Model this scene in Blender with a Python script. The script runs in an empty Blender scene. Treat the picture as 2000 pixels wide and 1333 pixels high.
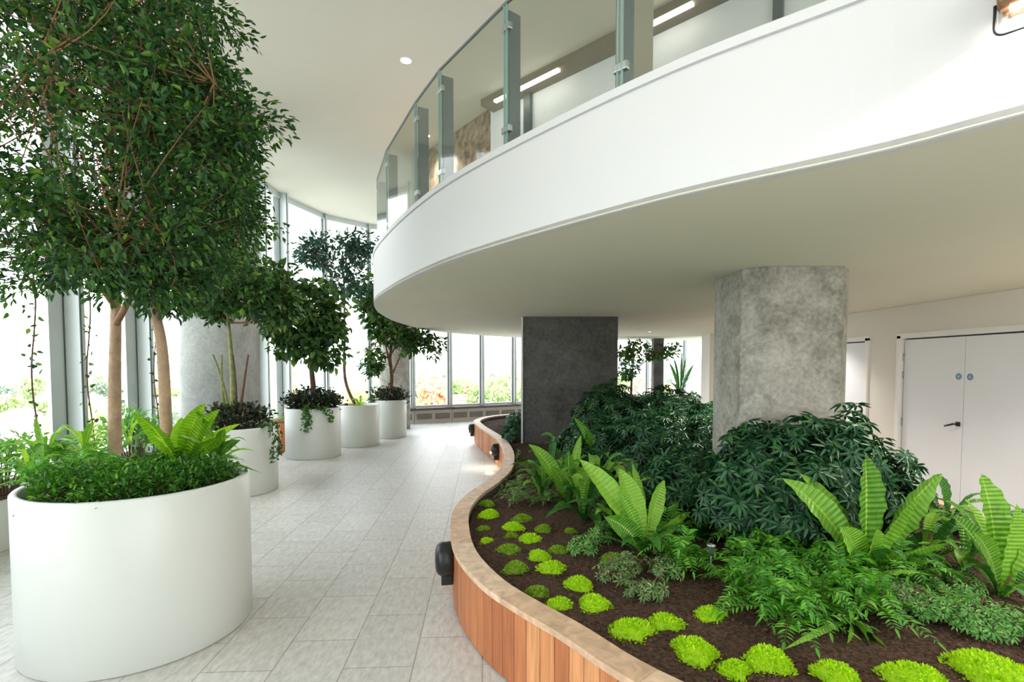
import bpy, bmesh, math, random
import numpy as np
from mathutils import Vector, noise

# ------------------------------------------------------------------ camera
F = 1000.0                       # focal length in pixels of a 2000 x 1333 frame
PITCH = math.radians(2.5)
EYE = 1.75
HOR = 712.0
CY = HOR + F * math.tan(PITCH)
cam_data = bpy.data.cameras.new('camera')
cam = bpy.data.objects.new('camera', cam_data)
bpy.context.scene.collection.objects.link(cam)
cam_data.sensor_width = 36.0
cam_data.lens = 18.0
cam_data.shift_y = (CY - 666.5) / 2000.0
cam_data.clip_end = 6000
cam.location = (0, 0, EYE)
cam.rotation_euler = (math.radians(90) - PITCH, 0, 0)
bpy.context.scene.camera = cam

# ------------------------------------------------------------------ sky, exposure
sc = bpy.context.scene
vs = sc.view_settings
sc.display_settings.display_device = 'sRGB'
vs.view_transform = 'Standard'
vs.look = 'None'
vs.gamma = 1
vs.use_curve_mapping = False
vs.exposure = 1.28
w = bpy.data.worlds.new('overcast_sky')
sc.world = w
w.use_nodes = True
nt = w.node_tree
nt.nodes.clear()
wo = nt.nodes.new('ShaderNodeOutputWorld')
bg = nt.nodes.new('ShaderNodeBackground')
tc = nt.nodes.new('ShaderNodeTexCoord')
sp = nt.nodes.new('ShaderNodeSeparateXYZ')
rp = nt.nodes.new('ShaderNodeValToRGB')
rp.color_ramp.elements[0].position = 0.0
rp.color_ramp.elements[0].color = (1.0, 0.985, 0.96, 1)
rp.color_ramp.elements[1].position = 0.55
rp.color_ramp.elements[1].color = (0.86, 0.93, 1.0, 1)
nt.links.new(tc.outputs['Generated'], sp.inputs[0])
nt.links.new(sp.outputs['Z'], rp.inputs['Fac'])
nt.links.new(rp.outputs['Color'], bg.inputs['Color'])
bg.inputs['Strength'].default_value = 2.3
nt.links.new(bg.outputs[0], wo.inputs['Surface'])

def portal(loc, rot, sx, sy):
    l = bpy.data.lights.new('window_portal', 'AREA')
    l.shape = 'RECTANGLE'
    l.size = sx; l.size_y = sy
    l.cycles.is_portal = True
    o = bpy.data.objects.new('window_portal', l)
    sc.collection.objects.link(o)
    o.location = loc; o.rotation_euler = rot
portal((-5.62, 4.3, 2.9), (0, math.radians(-90), 0), 5.8, 17.4)
portal((4.9, -4.1, 2.9), (math.radians(90), 0, 0), 6.8, 5.8)
portal((0.5, 19.9, 2.9), (math.radians(-90), 0, 0), 16.0, 5.8)

def at(px, py, z):
    """world point where the sight line of pixel (px, py) meets height z"""
    v = (px - 1000.0) / F; u = (CY - py) / F
    dy = math.cos(PITCH) + u * math.sin(PITCH)
    dz = -math.sin(PITCH) + u * math.cos(PITCH)
    t = (z - EYE) / dz
    return Vector((v * t, dy * t, z))
def atd(px, py, d):
    """world point on the sight line of pixel (px, py) at distance y = d"""
    v = (px - 1000.0) / F; u = (CY - py) / F
    dy = math.cos(PITCH) + u * math.sin(PITCH)
    dz = -math.sin(PITCH) + u * math.cos(PITCH)
    t = d / dy
    return Vector((v * t, d, EYE + dz * t))

# ------------------------------------------------------------------ object helpers
COL = sc.collection
R = random.Random(7)
def tag(o, label=None, cat=None, group=None, kind=None):
    if label: o['label'] = label
    if cat: o['category'] = cat
    if group: o['group'] = group
    if kind: o['kind'] = kind
    return o
def empty(name, loc=(0, 0, 0), rz=0):
    o = bpy.data.objects.new(name, None)
    o.empty_display_size = 0.1
    COL.objects.link(o)
    o.location = loc; o.rotation_euler.z = rz
    return o
def link(name, me, mats, parent=None, loc=None):
    if not isinstance(mats, (list, tuple)): mats = [mats]
    if not me.materials:
        for m in mats: me.materials.append(m)
    o = bpy.data.objects.new(name, me)
    COL.objects.link(o)
    if parent is not None:
        o.parent = parent
    if loc is not None: o.location = loc
    return o
def fast(name, V, Q, smooth=False):
    V = np.asarray(V, dtype=np.float32).reshape(-1, 3)
    Q = np.asarray(Q, dtype=np.int32).reshape(-1, 4)
    me = bpy.data.meshes.new(name)
    me.vertices.add(len(V)); me.vertices.foreach_set('co', V.ravel())
    me.loops.add(len(Q) * 4); me.loops.foreach_set('vertex_index', Q.ravel())
    me.polygons.add(len(Q))
    me.polygons.foreach_set('loop_start', np.arange(0, len(Q) * 4, 4, dtype=np.int32))
    me.polygons.foreach_set('loop_total', np.full(len(Q), 4, dtype=np.int32))
    if smooth: me.polygons.foreach_set('use_smooth', np.ones(len(Q), dtype=bool))
    me.update(calc_edges=True)
    me.validate()
    return me

class MB:
    """collects shapes for ONE mesh"""
    def __init__(s): s.v = []; s.f = []; s.m = []; s.sm = []
    def add(s, vs_, fs, m=0, sm=False):
        b = len(s.v); s.v += [tuple(x) for x in vs_]
        for f in fs: s.f.append(tuple(i + b for i in f)); s.m.append(m); s.sm.append(sm)
    def box(s, c, d, rz=0, m=0):
        hx, hy, hz = d[0] / 2, d[1] / 2, d[2] / 2
        ca, sa = math.cos(rz), math.sin(rz)
        P = []
        for z in (-hz, hz):
            for x, y in ((-hx, -hy), (hx, -hy), (hx, hy), (-hx, hy)):
                P.append((c[0] + x * ca - y * sa, c[1] + x * sa + y * ca, c[2] + z))
        s.add(P, [(0, 3, 2, 1), (4, 5, 6, 7), (0, 1, 5, 4), (1, 2, 6, 5), (2, 3, 7, 6), (3, 0, 4, 7)], m)
    def lathe(s, prof, c=(0, 0, 0), n=48, m=0, sm=True, cap0=False, cap1=False):
        P = []
        for r, z in prof:
            for k in range(n):
                a = 2 * math.pi * k / n
                P.append((c[0] + r * math.cos(a), c[1] + r * math.sin(a), c[2] + z))
        Fc = []
        for j in range(len(prof) - 1):
            for k in range(n):
                k2 = (k + 1) % n
                Fc.append((j * n + k, j * n + k2, (j + 1) * n + k2, (j + 1) * n + k))
        if cap0: Fc.append(tuple(reversed(range(n))))
        if cap1: Fc.append(tuple((len(prof) - 1) * n + k for k in range(n)))
        s.add(P, Fc, m, sm)
    def tube(s, pts, rad, n=8, m=0, sm=True, caps=True):
        V, Fq = tube_arr(pts, rad, n)
        fs = [tuple(q) for q in Fq]
        if caps:
            fs.append(tuple(reversed(range(n)))); L = (len(pts) - 1) * n
            fs.append(tuple(L + k for k in range(n)))
        s.add(V.tolist(), fs, m, sm)
    def prism(s, poly, z0, z1, m=0):
        n = len(poly)
        P = [(x, y, z0) for x, y in poly] + [(x, y, z1) for x, y in poly]
        Fc = [tuple(reversed(range(n))), tuple(n + k for k in range(n))]
        for k in range(n):
            k2 = (k + 1) % n
            Fc.append((k, k2, n + k2, n + k))
        s.add(P, Fc, m)
    def build(s, name, mats, parent=None, bevel=0, recalc=True, tri=False):
        me = bpy.data.meshes.new(name)
        me.from_pydata(s.v, [], s.f)
        if not isinstance(mats, (list, tuple)): mats = [mats]
        for m in mats: me.materials.append(m)
        me.polygons.foreach_set('material_index', s.m)
        me.polygons.foreach_set('use_smooth', s.sm)
        if recalc:
            b = bmesh.new(); b.from_mesh(me)
            bmesh.ops.recalc_face_normals(b, faces=b.faces)
            if tri: bmesh.ops.triangulate(b, faces=[f for f in b.faces if len(f.verts) > 4])
            b.to_mesh(me); b.free()
        me.update()
        o = bpy.data.objects.new(name, me)
        COL.objects.link(o)
        if parent is not None: o.parent = parent
        if bevel:
            bm_ = o.modifiers.new('bevel', 'BEVEL'); bm_.width = bevel; bm_.segments = 2; bm_.limit_method = 'ANGLE'
        return o

def tube_arr(pts, rad, n=6):
    pts = [Vector(p) for p in pts]
    if not hasattr(rad, '__len__'): rad = [rad] * len(pts)
    V = []
    prev = None
    for i, p in enumerate(pts):
        t = (pts[min(i + 1, len(pts) - 1)] - pts[max(i - 1, 0)])
        if t.length < 1e-9: t = Vector((0, 0, 1))
        t.normalize()
        if prev is None:
            a = Vector((1, 0, 0)) if abs(t.x) < 0.8 else Vector((0, 1, 0))
            u = t.cross(a).normalized()
        else:
            u = (prev - t * prev.dot(t)).normalized()
        prev = u
        v = t.cross(u)
        for k in range(n):
            a = 2 * math.pi * k / n
            q = p + (u * math.cos(a) + v * math.sin(a)) * rad[i]
            V.append((q.x, q.y, q.z))
    Q = []
    for i in range(len(pts) - 1):
        for k in range(n):
            k2 = (k + 1) % n
            Q.append((i * n + k, i * n + k2, (i + 1) * n + k2, (i + 1) * n + k))
    return np.array(V), np.array(Q)

def bez(p0, p1, p2, n):
    p0, p1, p2 = Vector(p0), Vector(p1), Vector(p2)
    return [(p0 * (1 - t) ** 2 + p1 * 2 * t * (1 - t) + p2 * t * t) for t in [i / n for i in range(n + 1)]]
def catmull(P, per=10, closed=False):
    P = [Vector(p) for p in P]; out = []; n = len(P)
    rng = range(n) if closed else range(n - 1)
    for i in rng:
        g = (lambda k: P[k % n]) if closed else (lambda k: P[min(max(k, 0), n - 1)])
        a, b, c, d = g(i - 1), g(i), g(i + 1), g(i + 2)
        for j in range(per):
            t = j / per
            out.append(0.5 * ((2 * b) + (c - a) * t + (2 * a - 5 * b + 4 * c - d) * t * t + (3 * b - a - 3 * c + d) * t ** 3))
    if not closed: out.append(P[-1])
    return out
def resample(P, step, closed=False):
    P = [Vector(p) for p in P]
    if closed: P = P + [P[0]]
    s = [0]
    for a, b in zip(P, P[1:]): s.append(s[-1] + (b - a).length)
    n = max(2, int(round(s[-1] / step))); out = []; k = 0
    for i in range(n + (0 if closed else 1)):
        d = s[-1] * i / n
        while k < len(s) - 2 and s[k + 1] < d: k += 1
        t = (d - s[k]) / max(1e-9, s[k + 1] - s[k])
        out.append(P[k].lerp(P[k + 1], t))
    return out
def offset_loop(P, d):
    """offset a closed plan loop inwards (d > 0 to the left of travel)"""
    n = len(P); out = []
    for i in range(n):
        t = (P[(i + 1) % n] - P[i - 1]); t.normalize()
        out.append(Vector((P[i].x - t.y * d, P[i].y + t.x * d)))
    return out
def inside(x, y, poly):
    c = False; n = len(poly); j = n - 1
    for i in range(n):
        xi, yi = poly[i][0], poly[i][1]; xj, yj = poly[j][0], poly[j][1]
        if (yi > y) != (yj > y) and x < (xj - xi) * (y - yi) / (yj - yi) + xi: c = not c
        j = i
    return c

# ------------------------------------------------------------------ materials
def new_mat(name):
    m = bpy.data.materials.new(name); m.use_nodes = True
    t = m.node_tree; b = t.nodes['Principled BSDF']
    return m, t, b
def plain(name, col, rough=0.6, metal=0.0, var=0.05, scale=3.0, bump=0.0, bscale=60.0, spec=0.5):
    m, t, b = new_mat(name)
    b.inputs['Roughness'].default_value = rough
    b.inputs['Metallic'].default_value = metal
    b.inputs['Specular IOR Level'].default_value = spec
    tc = t.nodes.new('ShaderNodeTexCoord')
    no = t.nodes.new('ShaderNodeTexNoise'); no.inputs['Scale'].default_value = scale; no.inputs['Detail'].default_value = 6
    t.links.new(tc.outputs['Object'], no.inputs['Vector'])
    cr = t.nodes.new('ShaderNodeValToRGB')
    lo = [max(0, c * (1 - var)) for c in col]; hi = [min(1, c * (1 + var)) for c in col]
    cr.color_ramp.elements[0].position = 0.3; cr.color_ramp.elements[0].color = (*lo, 1)
    cr.color_ramp.elements[1].position = 0.7; cr.color_ramp.elements[1].color = (*hi, 1)
    t.links.new(no.outputs['Fac'], cr.inputs['Fac']); t.links.new(cr.outputs['Color'], b.inputs['Base Color'])
    if bump:
        n2 = t.nodes.new('ShaderNodeTexNoise'); n2.inputs['Scale'].default_value = bscale; n2.inputs['Detail'].default_value = 5
        t.links.new(tc.outputs['Object'], n2.inputs['Vector'])
        bp = t.nodes.new('ShaderNodeBump'); bp.inputs['Strength'].default_value = bump; bp.inputs['Distance'].default_value = 0.02
        t.links.new(n2.outputs['Fac'], bp.inputs['Height']); t.links.new(bp.outputs['Normal'], b.inputs['Normal'])
    return m
def leafmat(name, c1, c2, c3=None, rough=0.45, trans=0.3, spec=0.4):
    m, t, b = new_mat(name)
    b.inputs['Roughness'].default_value = rough
    b.inputs['Specular IOR Level'].default_value = spec
    g = t.nodes.new('ShaderNodeNewGeometry')
    cr = t.nodes.new('ShaderNodeValToRGB')
    cr.color_ramp.elements[0].color = (*c1, 1); cr.color_ramp.elements[1].color = (*c2, 1)
    cr.color_ramp.elements[1].position = 0.85
    if c3:
        e = cr.color_ramp.elements.new(1.0); e.color = (*c3, 1)
    t.links.new(g.outputs['Random Per Island'], cr.inputs['Fac'])
    t.links.new(cr.outputs['Color'], b.inputs['Base Color'])
    tr = t.nodes.new('ShaderNodeBsdfTranslucent')
    mx = t.nodes.new('ShaderNodeMixShader'); mx.inputs[0].default_value = trans
    hs = t.nodes.new('ShaderNodeHueSaturation'); hs.inputs['Value'].default_value = 1.6; hs.inputs['Saturation'].default_value = 1.15
    hs.inputs['Hue'].default_value = 0.485
    t.links.new(cr.outputs['Color'], hs.inputs['Color']); t.links.new(hs.outputs['Color'], tr.inputs['Color'])
    t.links.new(b.outputs[0], mx.inputs[1]); t.links.new(tr.outputs[0], mx.inputs[2])
    t.links.new(mx.outputs[0], t.nodes['Material Output'].inputs['Surface'])
    return m
def frondmat(name, c1, c2, rough=0.35, trans=0.35):
    """broad fern frond: midrib and cross veins drawn from its UV map"""
    m, t, b = new_mat(name)
    b.inputs['Roughness'].default_value = rough
    uv = t.nodes.new('ShaderNodeUVMap'); sx = t.nodes.new('ShaderNodeSeparateXYZ')
    t.links.new(uv.outputs[0], sx.inputs[0])
    wv = t.nodes.new('ShaderNodeMath'); wv.operation = 'MULTIPLY'; wv.inputs[1].default_value = 150
    t.links.new(sx.outputs['Y'], wv.inputs[0])
    sn = t.nodes.new('ShaderNodeMath'); sn.operation = 'SINE'; t.links.new(wv.outputs[0], sn.inputs[0])
    g = t.nodes.new('ShaderNodeObjectInfo')
    no = t.nodes.new('ShaderNodeTexNoise'); no.inputs['Scale'].default_value = 9
    ad = t.nodes.new('ShaderNodeMath'); ad.operation = 'MULTIPLY_ADD'; ad.inputs[1].default_value = 0.06
    t.links.new(sn.outputs[0], ad.inputs[0])
    mm = t.nodes.new('ShaderNodeMath'); mm.operation = 'MULTIPLY_ADD'; mm.inputs[1].default_value = 0.6; mm.inputs[2].default_value = -0.05
    t.links.new(g.outputs['Random'], mm.inputs[0])
    m3 = t.nodes.new('ShaderNodeMath'); m3.operation = 'MULTIPLY_ADD'; m3.inputs[1].default_value = 0.5
    t.links.new(no.outputs['Fac'], m3.inputs[0]); t.links.new(mm.outputs[0], m3.inputs[2]); t.links.new(m3.outputs[0], ad.inputs[2])
    cr = t.nodes.new('ShaderNodeValToRGB')
    cr.color_ramp.elements[0].position = 0.1; cr.color_ramp.elements[0].color = (*c1, 1)
    cr.color_ramp.elements[1].position = 0.95; cr.color_ramp.elements[1].color = (*c2, 1)
    t.links.new(ad.outputs[0], cr.inputs['Fac'])
    ab = t.nodes.new('ShaderNodeMath'); ab.operation = 'SUBTRACT'; ab.inputs[1].default_value = 0.5; t.links.new(sx.outputs['X'], ab.inputs[0])
    a2 = t.nodes.new('ShaderNodeMath'); a2.operation = 'ABSOLUTE'; t.links.new(ab.outputs[0], a2.inputs[0])
    a3 = t.nodes.new('ShaderNodeMath'); a3.operation = 'LESS_THAN'; a3.inputs[1].default_value = 0.035; t.links.new(a2.outputs[0], a3.inputs[0])
    mx0 = t.nodes.new('ShaderNodeMixRGB'); mx0.inputs[2].default_value = (c2[0] * 1.1, c2[1] * 0.9, c2[2] * 1.5, 1)
    t.links.new(a3.outputs[0], mx0.inputs[0]); t.links.new(cr.outputs['Color'], mx0.inputs[1])
    t.links.new(mx0.outputs[0], b.inputs['Base Color'])
    bp = t.nodes.new('ShaderNodeBump'); bp.inputs['Strength'].default_value = 0.5; bp.inputs['Distance'].default_value = 0.006
    t.links.new(sn.outputs[0], bp.inputs['Height']); t.links.new(bp.outputs['Normal'], b.inputs['Normal'])
    tr = t.nodes.new('ShaderNodeBsdfTranslucent'); t.links.new(mx0.outputs[0], tr.inputs['Color'])
    mx = t.nodes.new('ShaderNodeMixShader'); mx.inputs[0].default_value = trans
    t.links.new(b.outputs[0], mx.inputs[1]); t.links.new(tr.outputs[0], mx.inputs[2])
    t.links.new(mx.outputs[0], t.nodes['Material Output'].inputs['Surface'])
    return m
def emit(name, col, s):
    m, t, b = new_mat(name)
    b.inputs['Base Color'].default_value = (*col, 1)
    b.inputs['Emission Color'].default_value = (*col, 1); b.inputs['Emission Strength'].default_value = s
    return m
def glass(name, tint=(0.97, 0.99, 0.985), gloss=0.08):
    m, t, b = new_mat(name); t.nodes.remove(b)
    tr = t.nodes.new('ShaderNodeBsdfTransparent'); tr.inputs[0].default_value = (*tint, 1)
    gl = t.nodes.new('ShaderNodeBsdfGlossy'); gl.inputs['Roughness'].default_value = 0.02
    lw = t.nodes.new('ShaderNodeLayerWeight'); lw.inputs[0].default_value = 0.5
    pw = t.nodes.new('ShaderNodeMath'); pw.operation = 'POWER'; pw.inputs[1].default_value = 5
    t.links.new(lw.outputs['Facing'], pw.inputs[0])
    ml = t.nodes.new('ShaderNodeMath'); ml.operation = 'MULTIPLY_ADD'; ml.inputs[1].default_value = 0.8; ml.inputs[2].default_value = gloss
    t.links.new(pw.outputs[0], ml.inputs[0])
    mx = t.nodes.new('ShaderNodeMixShader'); t.links.new(ml.outputs[0], mx.inputs[0])
    t.links.new(tr.outputs[0], mx.inputs[1]); t.links.new(gl.outputs[0], mx.inputs[2])
    t.links.new(mx.outputs[0], t.nodes['Material Output'].inputs['Surface'])
    return m
def concrete(name, lo, hi, scale=2.2, bump=0.25):
    m, t, b = new_mat(name)
    b.inputs['Roughness'].default_value = 0.8
    tc = t.nodes.new('ShaderNodeTexCoord')
    n1 = t.nodes.new('ShaderNodeTexNoise'); n1.inputs['Scale'].default_value = scale; n1.inputs['Detail'].default_value = 10; n1.inputs['Roughness'].default_value = 0.68
    n2 = t.nodes.new('ShaderNodeTexNoise'); n2.inputs['Scale'].default_value = scale * 9; n2.inputs['Detail'].default_value = 6
    n1.inputs['Distortion'].default_value = 0.6
    for n in (n1, n2): t.links.new(tc.outputs['Object'], n.inputs['Vector'])
    a = t.nodes.new('ShaderNodeMath'); a.operation = 'MULTIPLY_ADD'; a.inputs[1].default_value = 0.35
    t.links.new(n2.outputs['Fac'], a.inputs[0])
    a0 = t.nodes.new('ShaderNodeMath'); a0.operation = 'MULTIPLY'; a0.inputs[1].default_value = 0.7
    t.links.new(n1.outputs['Fac'], a0.inputs[0]); t.links.new(a0.outputs[0], a.inputs[2])
    cr = t.nodes.new('ShaderNodeValToRGB')
    cr.color_ramp.elements[0].position = 0.38; cr.color_ramp.elements[0].color = (*lo, 1)
    cr.color_ramp.elements[1].position = 0.66; cr.color_ramp.elements[1].color = (*hi, 1)
    t.links.new(a.outputs[0], cr.inputs['Fac']); t.links.new(cr.outputs['Color'], b.inputs['Base Color'])
    bp = t.nodes.new('ShaderNodeBump'); bp.inputs['Strength'].default_value = bump; bp.inputs['Distance'].default_value = 0.02
    t.links.new(a.outputs[0], bp.inputs['Height']); t.links.new(bp.outputs['Normal'], b.inputs['Normal'])
    return m
def paving():
    m, t, b = new_mat('stone_paving')
    b.inputs['Roughness'].default_value = 0.42
    tc = t.nodes.new('ShaderNodeTexCoord')
    mp = t.nodes.new('ShaderNodeMapping'); mp.inputs['Rotation'].default_value = (0, 0, math.radians(90 - 3))
    mp.inputs['Location'].default_value = (0.13, 0.02, 0)
    t.links.new(tc.outputs['Object'], mp.inputs['Vector'])
    br = t.nodes.new('ShaderNodeTexBrick')
    br.inputs['Scale'].default_value = 1.0; br.inputs['Brick Width'].default_value = 0.62; br.inputs['Row Height'].default_value = 0.40
    br.inputs['Mortar Size'].default_value = 0.004; br.inputs['Mortar Smooth'].default_value = 0.2; br.offset = 0.5
    br.inputs['Color1'].default_value = (0.60, 0.585, 0.545, 1); br.inputs['Color2'].default_value = (0.66, 0.645, 0.60, 1)
    br.inputs['Mortar'].default_value = (0.36, 0.34, 0.30, 1)
    t.links.new(mp.outputs['Vector'], br.inputs['Vector'])
    n1 = t.nodes.new('ShaderNodeTexNoise'); n1.inputs['Scale'].default_value = 14; n1.inputs['Detail'].default_value = 9; n1.inputs['Roughness'].default_value = 0.72
    st = t.nodes.new('ShaderNodeMapping'); st.inputs['Scale'].default_value = (2.2, 0.7, 1)
    t.links.new(tc.outputs['Object'], st.inputs['Vector']); t.links.new(st.outputs['Vector'], n1.inputs['Vector'])
    mr = t.nodes.new('ShaderNodeMapRange'); mr.inputs['From Min'].default_value = 0.3; mr.inputs['From Max'].default_value = 0.7
    mr.inputs['To Min'].default_value = 0.70; mr.inputs['To Max'].default_value = 1.14
    t.links.new(n1.outputs['Fac'], mr.inputs['Value'])
    mx = t.nodes.new('ShaderNodeMixRGB'); mx.blend_type = 'MULTIPLY'; mx.inputs[0].default_value = 1
    t.links.new(br.outputs['Color'], mx.inputs[1]); t.links.new(mr.outputs['Result'], mx.inputs[2])
    t.links.new(mx.outputs[0], b.inputs['Base Color'])
    bp = t.nodes.new('ShaderNodeBump'); bp.inputs['Strength'].default_value = 0.25; bp.inputs['Distance'].default_value = 0.01
    sub = t.nodes.new('ShaderNodeMath'); sub.operation = 'SUBTRACT'
    t.links.new(n1.outputs['Fac'], sub.inputs[0]); t.links.new(br.outputs['Fac'], sub.inputs[1])
    t.links.new(sub.outputs[0], bp.inputs['Height']); t.links.new(bp.outputs['Normal'], b.inputs['Normal'])
    return m
def wood(name, c1, c2, c3, stretch=(30, 30, 1.6), rough=0.5):
    m, t, b = new_mat(name)
    b.inputs['Roughness'].default_value = rough
    tc = t.nodes.new('ShaderNodeTexCoord'); mp = t.nodes.new('ShaderNodeMapping'); mp.inputs['Scale'].default_value = stretch
    t.links.new(tc.outputs['Object'], mp.inputs['Vector'])
    n1 = t.nodes.new('ShaderNodeTexNoise'); n1.inputs['Scale'].default_value = 1.5; n1.inputs['Detail'].default_value = 7; n1.inputs['Distortion'].default_value = 0.8
    t.links.new(mp.outputs['Vector'], n1.inputs['Vector'])
    g = t.nodes.new('ShaderNodeNewGeometry')
    cr = t.nodes.new('ShaderNodeValToRGB')
    cr.color_ramp.elements[0].color = (*c1, 1); cr.color_ramp.elements[1].color = (*c3, 1)
    e = cr.color_ramp.elements.new(0.5); e.color = (*c2, 1)
    t.links.new(g.outputs['Random Per Island'], cr.inputs['Fac'])
    mr = t.nodes.new('ShaderNodeMapRange'); mr.inputs['From Min'].default_value = 0.3; mr.inputs['From Max'].default_value = 0.7
    mr.inputs['To Min'].default_value = 0.72; mr.inputs['To Max'].default_value = 1.15
    t.links.new(n1.outputs['Fac'], mr.inputs['Value'])
    mx = t.nodes.new('ShaderNodeMixRGB'); mx.blend_type = 'MULTIPLY'; mx.inputs[0].default_value = 1
    t.links.new(cr.outputs['Color'], mx.inputs[1]); t.links.new(mr.outputs['Result'], mx.inputs[2])
    t.links.new(mx.outputs[0], b.inputs['Base Color'])
    return m

M = {}
M['paving'] = paving()
M['ceiling'] = plain('ceiling_paint', (0.66, 0.62, 0.54), 0.9, var=0.02, scale=0.6)
M['soffit'] = plain('soffit_paint', (0.72, 0.70, 0.58), 0.9, var=0.02, scale=0.6)
M['fascia'] = plain('fascia_paint', (0.70, 0.705, 0.71), 0.55, var=0.01, scale=0.8)
M['wall'] = plain('wall_paint', (0.80, 0.77, 0.71), 0.8, var=0.02, scale=0.7)
M['door'] = plain('door_paint', (0.80, 0.82, 0.86), 0.45, var=0.015, scale=1.0)
M['doorframe'] = plain('door_frame_paint', (0.84, 0.83, 0.80), 0.45, var=0.01)
M['gap'] = plain('shadow_gap_dark', (0.10, 0.10, 0.10), 0.8)
M['white'] = plain('planter_white', (0.66, 0.695, 0.66), 0.38, var=0.02, scale=2.5)
M['alu'] = plain('mullion_aluminium', (0.62, 0.67, 0.67), 0.4, metal=0.15, var=0.03)
M['alu_dark'] = plain('mullion_gasket', (0.10, 0.11, 0.11), 0.6)
M['steel'] = plain('stainless_steel', (0.46, 0.48, 0.48), 0.28, metal=0.9, var=0.05)
M['post'] = plain('balustrade_post_steel', (0.15, 0.175, 0.18), 0.45, metal=0.3, var=0.08)
M['sill'] = plain('sill_dark', (0.09, 0.07, 0.06), 0.5)
M['upstand'] = plain('upstand_paint', (0.55, 0.52, 0.46), 0.7)
M['upstand_dark'] = plain('upstand_recess', (0.20, 0.18, 0.16), 0.8)
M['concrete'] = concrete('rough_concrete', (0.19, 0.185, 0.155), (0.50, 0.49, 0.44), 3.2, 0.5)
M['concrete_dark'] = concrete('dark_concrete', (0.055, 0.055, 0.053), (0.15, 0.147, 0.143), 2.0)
M['concrete_pale'] = concrete('pale_concrete', (0.34, 0.36, 0.35), (0.55, 0.56, 0.54), 3.0)
M['glass'] = glass('window_glass', (0.985, 0.99, 0.99), 0.02)
M['glass_bal'] = glass('balustrade_glass', (0.82, 0.845, 0.80), 0.03)
M['glass_edge'] = plain('glass_edge_green', (0.25, 0.38, 0.36), 0.2)
M['board'] = wood('cedar_boards', (0.42, 0.135, 0.05), (0.58, 0.215, 0.08), (0.72, 0.34, 0.14))
M['cap'] = wood('cedar_cap', (0.66, 0.43, 0.27), (0.72, 0.50, 0.33), (0.78, 0.57, 0.40), (9, 9, 9), 0.5)
M['soil'] = plain('soil', (0.088, 0.052, 0.036), 0.95, var=0.55, scale=45, bump=1.0, bscale=70, spec=0.15)
M['mulch'] = plain('bark_mulch', (0.12, 0.065, 0.04), 0.9, var=0.5, scale=30, spec=0.15)
M['black'] = plain('black_plastic', (0.016, 0.018, 0.02), 0.35, var=0.1)
M['bronze'] = plain('bronze_metal', (0.24, 0.13, 0.07), 0.3, metal=0.6, var=0.15)
M['bark'] = plain('smooth_bark', (0.40, 0.27, 0.17), 0.8, var=0.22, scale=14, bump=0.5, bscale=40)
M['twig'] = plain('brown_twig', (0.22, 0.11, 0.05), 0.8, var=0.25, scale=14)
M['darkstem'] = plain('dark_stem', (0.13, 0.07, 0.04), 0.8, var=0.3, scale=20)
M['greenstem'] = plain('green_stem', (0.18, 0.20, 0.06), 0.6, var=0.3, scale=20)
M['lamp'] = emit('lamp_face', (1.0, 0.86, 0.66), 14)
M['lamp_soft'] = emit('lamp_strip', (1.0, 0.95, 0.88), 3)
M['signblue'] = plain('sign_blue', (0.02, 0.16, 0.36), 0.4)
M['signwhite'] = plain('sign_white', (0.88, 0.9, 0.9), 0.4)
M['l_tree'] = leafmat('fig_leaf', (0.009, 0.042, 0.015), (0.044, 0.140, 0.020), (0.16, 0.29, 0.04), trans=0.2)
M['l_far'] = leafmat('broad_leaf', (0.012, 0.045, 0.014), (0.06, 0.15, 0.03), (0.16, 0.26, 0.05), trans=0.22)
M['l_blue'] = leafmat('blue_green_leaf', (0.02, 0.065, 0.05), (0.045, 0.13, 0.085), (0.10, 0.17, 0.09), trans=0.2)
M['l_dark'] = leafmat('umbrella_leaf', (0.008, 0.045, 0.018), (0.030, 0.120, 0.045), (0.09, 0.22, 0.06), rough=0.33, trans=0.15)
M['l_under'] = leafmat('dark_underplant_leaf', (0.012, 0.025, 0.012), (0.035, 0.055, 0.022), (0.10, 0.03, 0.025), trans=0.15)
M['l_cover'] = leafmat('ground_cover_leaf', (0.014, 0.075, 0.01), (0.055, 0.20, 0.02), (0.18, 0.38, 0.05), trans=0.3)
M['l_fern'] = leafmat('small_fern_leaf', (0.04, 0.20, 0.02), (0.13, 0.42, 0.04), (0.30, 0.56, 0.08), trans=0.3)
M['l_pale'] = leafmat('pale_euphorbia_leaf', (0.08, 0.18, 0.05), (0.22, 0.34, 0.12), (0.42, 0.46, 0.20), trans=0.25)
M['l_feather'] = leafmat('feathery_leaf', (0.08, 0.26, 0.05), (0.20, 0.46, 0.11), (0.36, 0.46, 0.16), trans=0.3)
M['l_sedum'] = leafmat('sedum_leaf', (0.30, 0.56, 0.008), (0.50, 0.78, 0.012), (0.70, 0.90, 0.05), rough=0.6, trans=0.3)
M['l_sedum2'] = leafmat('sedum_leaf_dull', (0.14, 0.30, 0.015), (0.28, 0.44, 0.03), (0.42, 0.54, 0.07), rough=0.6, trans=0.3)
M['frond'] = frondmat('nest_fern_frond', (0.04, 0.20, 0.012), (0.36, 0.70, 0.07))
M['frond_y'] = frondmat('nest_fern_frond_yellow_green', (0.10, 0.34, 0.012), (0.50, 0.80, 0.03), trans=0.45)  # yellow-green kind of frond, its own colour
M['frond_d'] = frondmat('strap_frond_dark', (0.015, 0.085, 0.012), (0.06, 0.26, 0.03), trans=0.2)

# ------------------------------------------------------------------ plan curves
Z_SLAB0, Z_SLAB1, Z_CEIL = 2.56, 3.2, 5.75
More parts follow.
